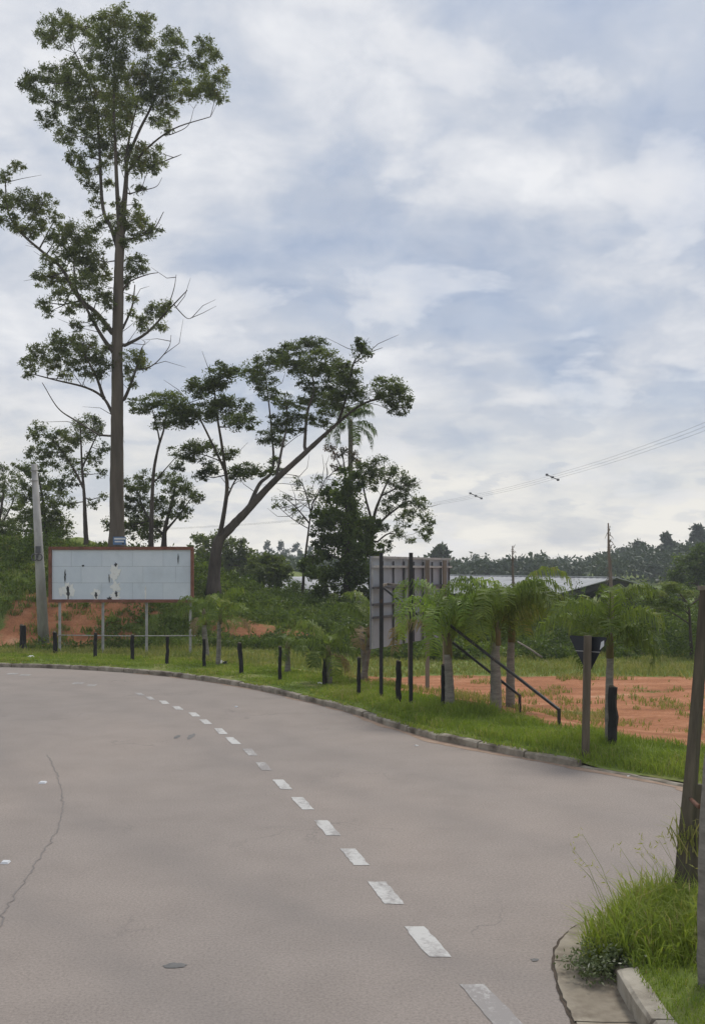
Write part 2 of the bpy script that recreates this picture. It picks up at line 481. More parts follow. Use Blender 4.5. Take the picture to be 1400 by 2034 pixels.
def road_mat():
    m, nt, b = new_mat('worn_asphalt')
    v = coords(nt, True)
    big = noise_tex(nt, v, 0.16, 4, 0.55, (1.0, 0.45, 1))
    r = ramp(nt, [(0.34, (0.246, 0.216, 0.194)), (0.5, (0.276, 0.238, 0.210)), (0.66, (0.308, 0.258, 0.222))])
    nt.links.new(big, r.inputs[0])
    mid = noise_tex(nt, v, 1.3, 6, 0.62)
    rm = ramp(nt, [(0.30, 0.92), (0.5, 1.0), (0.7, 1.06)])
    nt.links.new(mid, rm.inputs[0])
    c = mixc(nt, 1.0, r.outputs[0], rm.outputs[0], 'MULTIPLY')
    fine = noise_tex(nt, v, 46.0, 4, 0.75)
    rf = ramp(nt, [(0.30, 0.70), (0.5, 1.0), (0.70, 1.26)])
    nt.links.new(fine, rf.inputs[0])
    c = mixc(nt, 0.9, c, rf.outputs[0], 'MULTIPLY')
    st = noise_tex(nt, v, 0.9, 5, 0.6, (0.5, 1.6, 1))                   # old tar and oil stains
    rs = ramp(nt, [(0.66, 0.0), (0.84, 0.4)])
    nt.links.new(st, rs.inputs[0])
    c = mixc(nt, rs.outputs[0], c, (0.15, 0.142, 0.138))
    vo = N(nt, 'ShaderNodeTexVoronoi', feature='DISTANCE_TO_EDGE'); vo.inputs['Scale'].default_value = 0.42
    wob = N(nt, 'ShaderNodeTexNoise'); wob.inputs['Scale'].default_value = 1.7; wob.inputs['Detail'].default_value = 6
    nt.links.new(v, wob.inputs['Vector'])
    addv = N(nt, 'ShaderNodeVectorMath', operation='ADD'); sclv = N(nt, 'ShaderNodeVectorMath', operation='SCALE'); sclv.inputs['Scale'].default_value = 1.6
    nt.links.new(wob.outputs['Color'], sclv.inputs[0]); nt.links.new(v, addv.inputs[0]); nt.links.new(sclv.outputs[0], addv.inputs[1])
    nt.links.new(addv.outputs[0], vo.inputs['Vector'])
    rc = ramp(nt, [(0.0, 0.5), (0.012, 0.0)])
    nt.links.new(vo.outputs['Distance'], rc.inputs[0])
    brk = ramp(nt, [(0.52, 0.0), (0.62, 1.0)])
    nt.links.new(noise_tex(nt, v, 0.35, 3, 0.5), brk.inputs[0])
    crack = math_n(nt, 'MULTIPLY', rc.outputs[0], brk.outputs[0])
    c = mixc(nt, crack, c, (0.12, 0.11, 0.105))
    ka = N(nt, 'ShaderNodeAttribute', attribute_name='tint')           # distance from the kerb / 30 m: where tyres run
    wv = math_n(nt, 'ADD', math_n(nt, 'MULTIPLY', ka.outputs['Fac'], 30.0), math_n(nt, 'MULTIPLY', math_n(nt, 'SUBTRACT', noise_tex(nt, v, 0.5, 2, 0.5), 0.5), 0.8))
    tot = None
    for dc, wd_, am in ((2.0, 0.22, 0.5), (3.5, 0.25, 0.6), (6.6, 0.28, 0.9), (8.2, 0.28, 1.0), (9.9, 0.3, 0.7), (11.4, 0.3, 0.7)):
        e = math_n(nt, 'DIVIDE', math_n(nt, 'SUBTRACT', wv, dc), wd_)
        g = math_n(nt, 'MULTIPLY', math_n(nt, 'POWER', 2.718, math_n(nt, 'MULTIPLY', math_n(nt, 'MULTIPLY', e, e), -1.0)), am)
        tot = g if tot is None else math_n(nt, 'ADD', tot, g)
    tot = math_n(nt, 'MULTIPLY', math_n(nt, 'MULTIPLY', tot, noise_tex(nt, v, 0.8, 5, 0.6)), 0.5, True)
    c = mixc(nt, tot, c, (0.175, 0.160, 0.150))
    nt.links.new(c, b.inputs['Base Color'])
    b.inputs['Roughness'].default_value = 0.88
    b.inputs['Specular IOR Level'].default_value = 0.25
    bump(nt, b, fine, 0.35, 0.006)
    return m


def paint_mat(name, wear):
    m, nt, b = new_mat(name)
    v = coords(nt, True)
    n = noise_tex(nt, v, 22.0, 6, 0.72)
    n2 = noise_tex(nt, v, 2.6, 5, 0.6, (1.8, 0.7, 1))
    s = math_n(nt, 'ADD', math_n(nt, 'MULTIPLY', n, 0.5), math_n(nt, 'MULTIPLY', n2, 0.5))
    r = ramp(nt, [(wear - 0.08, 0.0), (wear + 0.07, 1.0)])
    nt.links.new(s, r.inputs[0])
    c = mixc(nt, r.outputs[0], (0.265, 0.245, 0.232), (0.50, 0.49, 0.465))
    nt.links.new(c, b.inputs['Base Color'])
    b.inputs['Roughness'].default_value = 0.8
    bump(nt, b, n, 0.2, 0.004)
    return m


def ground_mat():
    m, nt, b = new_mat('ground_earth_and_turf')
    v = coords(nt, True)
    a = N(nt, 'ShaderNodeAttribute', attribute_name='tint')      # 0 turf .. 1 bare earth
    turf = ramp(nt, [(0.3, (0.095, 0.145, 0.032)), (0.5, (0.145, 0.190, 0.046)), (0.72, (0.24, 0.22, 0.09))])
    nt.links.new(noise_tex(nt, v, 0.7, 6, 0.62), turf.inputs[0])
    earth = ramp(nt, [(0.30, (0.215, 0.095, 0.048)), (0.48, (0.35, 0.155, 0.078)), (0.60, (0.42, 0.200, 0.108)), (0.74, (0.52, 0.315, 0.20))])
    nt.links.new(noise_tex(nt, v, 0.9, 7, 0.65, (0.6, 1.6, 1)), earth.inputs[0])
    fine = noise_tex(nt, v, 14.0, 5, 0.7)
    rf = ramp(nt, [(0.3, 0.72), (0.5, 1.0), (0.7, 1.2)])
    nt.links.new(fine, rf.inputs[0])
    brk = noise_tex(nt, v, 2.2, 6, 0.7)
    s = math_n(nt, 'ADD', a.outputs['Fac'], math_n(nt, 'MULTIPLY', math_n(nt, 'SUBTRACT', brk, 0.5), 0.9))
    rm = ramp(nt, [(0.42, 0.0), (0.58, 1.0)])
    nt.links.new(s, rm.inputs[0])
    c = mixc(nt, rm.outputs[0], turf.outputs[0], earth.outputs[0])
    c = mixc(nt, 0.9, c, rf.outputs[0], 'MULTIPLY')
    nt.links.new(c, b.inputs['Base Color'])
    b.inputs['Roughness'].default_value = 0.95
    b.inputs['Specular IOR Level'].default_value = 0.1
    bump(nt, b, fine, 0.5, 0.04)
    return m


M['road'] = road_mat()
M['paint'] = paint_mat('lane_paint', 0.455)
M['paint_worn'] = paint_mat('lane_paint_worn', 0.56)
M['ground'] = ground_mat()
M['tar'] = surf('tar_seam', (0.175, 0.16, 0.15), (0.235, 0.212, 0.195), 9.0, 0.9, 0.1, world=True)
M['silt'] = surf('washed_silt', (0.27, 0.185, 0.13), (0.36, 0.265, 0.20), 5.0, 0.95, 0.4, world=True, spots=(0.20, 0.155, 0.115), spot_scale=3.0)
M['stain'] = surf('oil_stain', (0.125, 0.125, 0.122), (0.19, 0.18, 0.17), 5.0, 0.85, 0.1, world=True)

# ------------------------------------------------------------------ ground plan
KPX = [(-14.0, 29.0), None]
kp = [GP(1400, 1573), GP(1355, 1562), GP(1240, 1543), GP(1130, 1523), GP(1030, 1505), GP(940, 1487), GP(850, 1468), GP(760, 1440), GP(690, 1415),
      GP(600, 1392), GP(520, 1373), GP(430, 1357), GP(340, 1345), GP(230, 1335), GP(100, 1328), GP(0, 1325.5)]
kp = [k[:2] for k in kp]
kp = [np.array(q) for q in ((40, 9.9), (20, 10.2), (11, 10.6), (7.2, 11.2), (5.6, 11.9))] + kp + [np.array(q) for q in ((-13, 28.8), (-18, 28.2), (-26, 26.2), (-40, 20.5), (-60, 9.0))]
KC = catmull(kp, 10)                               # the far edge of the road, right to left
KT = np.gradient(KC, axis=0); KT /= np.linalg.norm(KT, axis=1)[:, None]
KN = np.stack([KT[:, 1], -KT[:, 0]], 1)            # points away from the road
if KN[len(KN) // 2] @ np.array([1.0, 1.0]) < 0:
    KN = -KN


def kerb_dist(x, y):
    x = np.ravel(np.asarray(x, float)); y = np.ravel(np.asarray(y, float))
    out = np.empty(len(x))
    for i in range(0, len(x), 20000):
        dx = x[i:i + 20000, None] - KC[None, :, 0]; dy = y[i:i + 20000, None] - KC[None, :, 1]
        d2 = dx * dx + dy * dy
        j = np.argmin(d2, 1); r = np.arange(len(j))
        s = dx[r, j] * KN[j, 0] + dy[r, j] * KN[j, 1]
        out[i:i + 20000] = np.sqrt(d2[r, j]) * np.where(s >= 0, 1, -1)
    return out


def interp(x, pts):
    return np.interp(x, [p[0] for p in pts], [p[1] for p in pts])


def gz(x, y, d=None):
    """height of the natural ground beyond the kerb"""
    x = np.ravel(np.asarray(x, float)); y = np.ravel(np.asarray(y, float))
    if d is None:
        d = kerb_dist(x, y)
    z = np.full(len(x), 0.13)
    lot = sstep(x, -2.5, 1.5)
    z = z - 0.46 * sstep(d, 2.0, 5.5) * lot
    z = z - 0.10 * sstep(d, 2.0, 5.5) * (1 - lot)
    wob = (fbm(x * 0.35, y * 0.35, 5) - 0.5)
    a1 = interp(x, [(-40, 1.8), (-15, 1.7), (-8, 1.55), (-6, 1.0), (-3, 0.7), (0, 0.45), (4, 0.2), (8, 0)])
    a2 = interp(x, [(-40, 2.6), (-15, 2.3), (-9.5, 2.2), (-7, 1.4), (-4, 0.75), (0, 0.55), (4, 0.2), (8, 0)])
    y0 = 36.2 + 1.6 * wob + interp(x, [(-20, -1.5), (-11, 0), (0, 0.5), (10, 1)])
    z = z + a1 * sstep(y - y0, 0, 2.4) * (1 + 0.5 * wob) + a2 * sstep(y - y0, 2.2, 9.5) * (1 + 0.4 * wob)
    low = sstep(y, 48, 62) * (1 - sstep(-x, 6, 16)) * (1 - sstep(y, 105, 170))
    z = z * (1 - low) - 2.4 * low
    far = sstep(y, 90, 330)
    z = z + far * (1.0 + 6.0 * sstep(x / np.maximum(y, 1), 0.12, 0.34) + 2.0 * (fbm(x * 0.011, y * 0.011, 9) - 0.4))
    z = z + 0.05 * (fbm(x * 1.4, y * 1.4, 3) - 0.5) * sstep(d, 0.4, 3)
    return z


def earth_mask(x, y, d):
    x = np.ravel(x); y = np.ravel(y)
    n = fbm(x * 0.45, y * 0.45, 21); n2 = fbm(x * 0.8, y * 2.0, 33)
    lot = sstep(d, 1.75, 2.4) * sstep(x, -0.9, 0.8) * (1 - sstep(y + 1.6 * (n - 0.5), 28.0, 30.0))
    lot = lot * (0.40 + 0.85 * sstep(n2, 0.22, 0.46))
    path = 0.55 * np.exp(-((d - 2.2 - n) / 0.5) ** 2) * sstep(x, -3.4, -1.5) * (1 - sstep(x, 0, 2))
    mound = sstep(y, 33.6, 36.2) * (1 - sstep(y, 38.3, 40.2)) * (1 - sstep(x, -8.6, -6.3)) * sstep(x, -13.6, -12.0) * (0.15 + 0.95 * sstep(0.6 * n + 0.4 * n2, 0.38, 0.52))
    bare = 0.85 * np.exp(-(((x + 4.3) / 1.3) ** 2 + ((y - 38) / 1.6) ** 2)) + 0.6 * np.exp(-(((x + 1.5) / 1.6) ** 2 + ((y - 37.6) / 1.0) ** 2))
    foot = 0.6 * sstep(y, 31.0, 33.0) * (1 - sstep(y, 36, 38)) * (1 - sstep(x, -13.2, -11.2)) * sstep(n2, 0.35, 0.6)
    return np.clip(np.maximum.reduce([lot, path, mound, bare, foot]), 0, 1)


def grid_mesh(xs, ys, zf):
    X, Y = np.meshgrid(xs, ys, indexing='ij')
    x = X.ravel(); y = Y.ravel()
    z, t = zf(x, y)
    n, m = len(xs), len(ys)
    i, j = np.meshgrid(np.arange(n - 1), np.arange(m - 1), indexing='ij')
    q = np.stack([i * m + j, (i + 1) * m + j, (i + 1) * m + j + 1, i * m + j + 1], -1).reshape(-1, 4)
    return np.stack([x, y, z], 1), q, t


def grow(a, b, n):
    return a + (b - a) * np.linspace(0, 1, n)[1:] ** 2.2


xs = np.concatenate([-grow(30, 2600, 26)[::-1], np.arange(-30, 30.01, 0.4), grow(30, 2600, 26)])
ys = np.concatenate([[-300, -100, -30, -5, 4], np.arange(8, 56, 0.4), grow(56, 4200, 46)])


def zground(x, y):
    d = kerb_dist(x, y)
    z = gz(x, y, d)
    z = np.where(d < 1.9, np.minimum(z, 0.1) - 0.4, z)
    return z, earth_mask(x, y, d)


v, q, t = grid_mesh(xs, ys, zground)
tag(MB().add(v, q, t, True).build('ground', M['ground']), kind='structure')

# verge strip that follows the kerb
def verge_z(x, d, z):
    """the kerb is dropped towards the side road, and the turf comes down to it"""
    k = sstep(x, 2.9, 3.5) * (1 - sstep(d, 0.1, 1.0))
    return z * (1 - k) + 0.028 * k


offs = np.array([0.115, 0.3, 0.5, 0.8, 1.1, 1.4, 1.7, 2.0, 2.3, 2.6])
sel = np.arange(len(KC))
vx = KC[sel][:, None, :] + KN[sel][:, None, :] * offs[None, :, None]
x, y = vx[..., 0].ravel(), vx[..., 1].ravel()
d = np.tile(offs, len(sel))
z = gz(x, y, d) + 0.012
z = np.where(d < 0.2, 0.105, z) + 0.06 * np.exp(-((d - 0.8) / 0.5) ** 2) * fbm(x, y, 8)
z = verge_z(x, d, z)
n, m = len(sel), len(offs)
i, j = np.meshgrid(np.arange(n - 1), np.arange(m - 1), indexing='ij')
q = np.stack([i * m + j, i * m + j + 1, (i + 1) * m + j + 1, (i + 1) * m + j], -1).reshape(-1, 4)
em = earth_mask(x, y, d)
verge = MB().add(np.stack([x, y, z], 1), q[:, ::-1], em, True).build('verge', M['ground'])
tag(verge, kind='structure')

# road sheet
rx = np.concatenate([np.linspace(-60, -16, 23), np.linspace(-15, 8, 70), np.linspace(9, 40, 16)])
ordr = np.argsort(KC[:, 0])
ky = np.interp(rx, KC[ordr, 0], KC[ordr, 1])
rt = np.linspace(0, 1, 70)
V = np.stack([np.repeat(rx[:, None], len(rt), 1), -14 + (ky[:, None] + 0.03 + 14) * rt[None, :], np.zeros((len(rx), len(rt)))], -1).reshape(-1, 3)
n, m = len(rx), len(rt)
i, j = np.meshgrid(np.arange(n - 1), np.arange(m - 1), indexing='ij')
q = np.stack([i * m + j, (i + 1) * m + j, (i + 1) * m + j + 1, i * m + j + 1], -1).reshape(-1, 4)
road = tag(MB().add(V, q, np.clip(-kerb_dist(V[:, 0], V[:, 1]), 0, 30) / 30.0).build('road', M['road']), kind='structure')

# dashes: far edge and near edge of each, as corner points in the photo
DASH = [((913, 1957), (962, 1957), (998, 2060), (1062, 2060), 1), ((802, 1842), (843, 1842), (851, 1902), (897, 1902), 0), ((731, 1753), (767, 1753), (764, 1797), (803, 1797), 0),
        ((675, 1687), (706, 1687), (703, 1720), (734, 1720), 0), ((623, 1630.5), (651, 1630.5), (649, 1661), (678, 1661), 0),
        ((577, 1584.5), (602, 1584.5), (600, 1609), (624, 1609), 0), ((541, 1549.5), (563, 1549.5), (558, 1569), (581, 1569), 0),
        ((508, 1515), (527, 1515), (520, 1531), (540, 1531), 2), ((482, 1488), (500, 1488), (494, 1502), (512, 1502), 2),
        ((447, 1465), (463, 1465), (461, 1479), (479, 1479), 0), ((425, 1447.5), (441, 1447.5), (436, 1459), (453, 1459), 0),
        ((396, 1430), (411, 1430), (406, 1439), (422, 1439), 0), ((374, 1416), (389, 1416), (383, 1424), (398, 1424), 0),
        ((342, 1403.5), (356, 1403.5), (350, 1410.5), (365, 1410.5), 0), ((316, 1392.5), (329, 1392.5), (323, 1399), (337, 1399), 0),
        ((288, 1384.5), (300, 1384.5), (297, 1391), (309, 1391), 1), ((268, 1377), (280, 1377), (276, 1382), (289, 1382), 2)]
for a, b, c, e, w in DASH:
    pts = [GP(*c), GP(*e), GP(*b), GP(*a)]
    nu, nv = 3, 8
    VV = []
    rr = np.random.default_rng(int(a[0]))
    for iv in range(nv + 1):
        for iu in range(nu + 1):
            fu, fv = iu / nu, iv / nv
            p = (pts[0] * (1 - fu) + pts[1] * fu) * (1 - fv) + (pts[3] * (1 - fu) + pts[2] * fu) * fv
            if iu in (0, nu) or iv in (0, nv):
                p = p + np.append(rr.uniform(-0.007, 0.007, 2), 0)
            VV.append(p + np.array([0, 0, 0.004]))
    i, j = np.meshgrid(np.arange(nv), np.arange(nu), indexing='ij')
    q = np.stack([i * (nu + 1) + j, i * (nu + 1) + j + 1, (i + 1) * (nu + 1) + j + 1, (i + 1) * (nu + 1) + j], -1).reshape(-1, 4)
    o = MB().add(VV, q).build('lane_dash', M['paint_worn'] if w else M['paint'], road)
for a, b in (((20, 1337.5), (33, 1340)), ((45, 1340), (58, 1342.5)), ((150, 1356), (166, 1358)), ((178, 1360), (190, 1362.5))):
    p, q2 = GP(*a), GP(*b)
    q2 = np.array([q2[0], p[1] - 0.35, 0])
    MB().add([[p[0], q2[1], .004], [q2[0], q2[1], .004], [q2[0] - 0.03, p[1], .004], [p[0] - 0.03, p[1], .004]], [[0, 1, 2, 3]]).build('lane_dash', M['paint_worn'], road)

# tar seam, stains
sp = catmull([GP(-60, 1960), GP(0, 1832)[:3], GP(45, 1755), GP(88, 1690), GP(118, 1640), GP(124, 1590), GP(112, 1540), GP(95, 1500)], 14)
rr = np.random.default_rng(3)
tn = np.gradient(sp, axis=0); tn /= np.linalg.norm(tn, axis=1)[:, None]
wd = 0.003 + 0.006 * rr.random(len(sp))
side = np.stack([tn[:, 1], -tn[:, 0], 0 * tn[:, 0]], 1)
jit = rr.normal(0, 0.012, (len(sp), 1)) * side
V = np.concatenate([sp + side * wd[:, None] + jit, sp - side * wd[:, None] + jit]) + np.array([0, 0, 0.004])
k = np.arange(len(sp) - 1)
MB().add(V, np.stack([k, k + 1, k + 1 + len(sp), k + len(sp)], 1)).build('tar_seam', M['tar'], road)


def blotch(px, py, rx_, ry_, seed, name='oil_stain', mat='stain'):
    rr = np.random.default_rng(seed)
    c = GP(px, py); n = 22
    a = np.linspace(0, 2 * math.pi, n, endpoint=False)
    r = 0.55 + 0.75 * rr.random(n); r = (r + np.roll(r, 1)) / 2
    V = np.stack([c[0] + np.cos(a) * r * rx_, c[1] + np.sin(a) * r * ry_, np.full(n, 0.004)], 1)
    MB().add(V, [list(range(n))]).build(name, M[mat], road)


mb = MB()
rr = np.random.default_rng(17)
ii = np.arange(np.argmin(np.abs(KC[:, 0] - 5.0)), np.argmin(np.abs(KC[:, 0] + 6)))
fine_s = resample_xy = np.stack([np.interp(np.linspace(0, len(ii) - 1, 520), np.arange(len(ii)), KC[ii, k]) for k in (0, 1)], 1)
fn = np.stack([np.interp(np.linspace(0, len(ii) - 1, 520), np.arange(len(ii)), KN[ii, k]) for k in (0, 1)], 1)
wn = fbm(fine_s[:, 0] * 1.1, fine_s[:, 1] * 1.1, 91)
wsil = 0.02 + 0.42 * np.clip(wn - 0.36, 0, 1) + rr.uniform(0, 0.02, 520)
V = np.concatenate([np.c_[fine_s + fn * 0.02, np.full(520, 0.012)], np.c_[fine_s - fn * wsil[:, None], np.full(520, 0.0035)]])
k = np.arange(519)
mb.add(V, np.stack([k, k + 1, k + 521, k + 520], 1))
mb.build('silt', M['silt'], road)
blotch(347, 1920, 0.085, 0.055, 1)
blotch(380, 1463, 0.06, 0.28, 2)
blotch(352, 1464, 0.05, 0.18, 3)
blotch(1062, 1908, 0.03, 0.03, 5)


# ------------------------------------------------------------------ kerbs
def kerb_block(L, hgt, w=0.145, seed=0):
    """one kerb stone along +x, face towards -y, bevelled top edges and slight unevenness"""
    rr = np.random.default_rng(seed)
    b = 0.022
    prof = [(0, -0.12), (0.0, hgt - b), (b, hgt), (w - b * 0.6, hgt), (w, hgt - b * 0.6), (w, -0.12)]
    nx = 7
    V = []
    for i, xx in enumerate(np.linspace(-L / 2, L / 2, nx)):
        e = 0.006 if i in (0, nx - 1) else 0.0
        for (yy, zz) in prof:
            V.append([xx, yy + (rr.uniform(-.006, .006) if zz > 0 else 0) + e, zz + (rr.uniform(-.010, .006) - e if zz > 0 else 0)])
    m = len(prof)
    F4 = [[i * m + j, i * m + j + 1, (i + 1) * m + j + 1, (i + 1) * m + j] for i in range(nx - 1) for j in range(m - 1)]
    caps = [list(range(m)), list(range((nx - 1) * m, nx * m))[::-1]]
    return MB().add_multi(V, [np.array(F4)[:, ::-1], np.array(caps)[:, ::-1]])


kerb_meshes = [kerb_block(0.93, 0.118, 0.125, seed=s).mesh('kerb_stone', M['kerb']) for s in range(5)]
low_meshes = [kerb_block(0.93, 0.035, seed=20 + s).mesh('kerb_stone', M['kerb']) for s in range(2)]


def lay_kerb(root, curve, normal, s0, s1, pick, step=0.955, seed=1, drop=()):
    rr = np.random.default_rng(seed)
    seg = np.concatenate([[0], np.cumsum(np.linalg.norm(np.diff(curve, axis=0), axis=1))])
    s = s0; i = 0
    while s + step < s1:
        a = np.array([np.interp(s, seg, curve[:, k]) for k in (0, 1)]); b = np.array([np.interp(s + step, seg, curve[:, k]) for k in (0, 1)])
        c = (a + b) / 2
        nn = np.array([np.interp(s + step / 2, seg, normal[:, k]) for k in (0, 1)])
        t = b - a; ang = math.atan2(t[1], t[0])
        # the block's +y must point away from the road
        if (-math.sin(ang)) * nn[0] + math.cos(ang) * nn[1] < 0:
            ang += math.pi
        if i not in drop:
            o = bpy.data.objects.new('kerb_stone', pick(i, c))
            COL.objects.link(o); o.parent = root
            o.location = (c[0], c[1], rr.uniform(-0.014, 0.008))
            o.rotation_euler = (rr.uniform(-.03, .03), rr.uniform(-.012, .012), ang + rr.uniform(-.015, .015))
        s += step; i += 1


kerb = bpy.data.objects.new('kerb', None); COL.objects.link(kerb); tag(kerb, kind='structure')
seg = np.concatenate([[0], np.cumsum(np.linalg.norm(np.diff(KC, axis=0), axis=1))])
s_a = seg[np.argmin(np.abs(KC[:, 0] - 6.0))]; s_b = seg[np.argmin(np.abs(KC[:, 0] + 15))]
lay_kerb(kerb, KC, KN, s_a, s_b, lambda i, c: (low_meshes[i % 2] if c[0] > 3.35 else kerb_meshes[(i * 7) % 5]))

# near corner: kerb line, gutter and grass bed
CK = catmull([(1.70, -6), (1.71, 2), (1.735, 5.0), (1.74, 6.1), (1.76, 6.75), (1.86, 7.28), (2.12, 7.72), (2.6, 8.05), (3.4, 8.25), (5, 8.4), (9, 8.5), (16, 8.4)], 10)
CT = np.gradient(CK, axis=0); CT /= np.linalg.norm(CT, axis=1)[:, None]
CN = np.stack([CT[:, 1], -CT[:, 0]], 1)           # to the right of travel: into the bed
ckerb = bpy.data.objects.new('corner_kerb', None); COL.objects.link(ckerb); tag(ckerb, kind='structure')
cseg = np.concatenate([[0], np.cumsum(np.linalg.norm(np.diff(CK, axis=0), axis=1))])
s_end = np.interp(6.70, CK[:60, 1], cseg[:60])
big_meshes = [kerb_block(0.76, 0.155, 0.15, seed=40 + s).mesh('kerb_stone', M['corner_kerb']) for s in range(3)]
small_meshes = [kerb_block(0.40, 0.10, 0.13, seed=50 + s).mesh('kerb_stone', M['kerb']) for s in range(3)]
lay_kerb(ckerb, CK, CN, s_end - 0.785 * 7, s_end + 0.01, lambda i, c: big_meshes[i % 3], 0.785, 5)
lay_kerb(ckerb, CK, CN, s_end + 0.04, s_end + 11, lambda i, c: small_meshes[i % 3], 0.42, 6)
# gutter slabs
gut = bpy.data.objects.new('gutter', None); COL.objects.link(gut); tag(gut, kind='structure')
gw = interp(CK[:, 1], [(-6, 0.33), (5, 0.345), (6.0, 0.37), (6.7, 0.375), (7.3, 0.38), (8.5, 0.36)])
OUT = CK - CN * gw[:, None]
cuts = [0, 20, 31, 46, 60, 76, 92, len(CK) - 1]
rr = np.random.default_rng(12)
for a, b in zip(cuts[:-1], cuts[1:]):
    ii = np.arange(a, b + 1)
    ni = len(ii)
    V = []
    for k in ii:
        e = 0.006 if k in (a, b) else 0
        f = -1 if k == b else 1
        tg = np.append(CT[k], 0) * e * f
        io = np.append(CK[k] + CN[k] * 0.03, 0.012) + tg
        mo = np.append(CK[k] * 0.5 + OUT[k] * 0.5, 0.010) + tg
        oo = np.append(OUT[k] + CN[k] * rr.uniform(-.008, .008), 0.016) + tg
        ob = np.append(OUT[k] - CN[k] * 0.004, -0.03) + tg
        V += [io, mo, oo, ob]
    q = [[i * 4 + j, i * 4 + j + 1, (i + 1) * 4 + j + 1, (i + 1) * 4 + j] for i in range(ni - 1) for j in range(3)]
    MB().add(V, q).build('gutter_slab', M['gutter'], gut)
# dark joint between asphalt and gutter
V = np.concatenate([np.c_[OUT + CN * 0.004, np.full(len(OUT), .005)], np.c_[OUT - CN * (0.012 + 0.02 * rr.random((len(OUT), 1))), np.full(len(OUT), .005)]])
k = np.arange(len(OUT) - 1)
MB().add(V, np.stack([k, k + 1, k + 1 + len(OUT), k + len(OUT)], 1)).build('gutter_joint', M['gap_earth'], gut)
# bed
bo = np.array([0.10, 0.2, 0.45, 0.8, 1.3])
V = (CK[:, None, :] + CN[:, None, :] * bo[None, :, None])
inner = np.array([4.5, 4.0])
V = np.concatenate([V, np.broadcast_to(np.array([20.0, 3.0]) * 0 + np.stack([np.full(len(CK), 9.0), np.clip(CK[:, 1] - 2.0, -6, 6.0)], 1)[:, None, :], (len(CK), 1, 2))], 1)
zz = 0.125 + 0.05 * fbm(V[..., 0] * 2, V[..., 1] * 2, 4)
zz[:, 0] = 0.115
n, m = V.shape[:2]
i, j = np.meshgrid(np.arange(n - 1), np.arange(m - 1), indexing='ij')
q = np.stack([i * m + j, i * m + j + 1, (i + 1) * m + j + 1, (i + 1) * m + j], -1).reshape(-1, 4)
bed = MB().add(np.concatenate([V, zz[..., None]], -1).reshape(-1, 3), q[:, ::-1], 0.0, True).build('corner_bed', M['ground'])
tag(bed, kind='structure')

# ------------------------------------------------------------------ trees
def resample(pts, step):
    pts = np.asarray(pts, float)
    seg = np.concatenate([[0], np.cumsum(np.linalg.norm(np.diff(pts, axis=0), axis=1))])
    n = max(3, int(seg[-1] / step) + 1)
    s = np.linspace(0, seg[-1], n)
    return np.stack([np.interp(s, seg, pts[:, k]) for k in range(pts.shape[1])], 1)


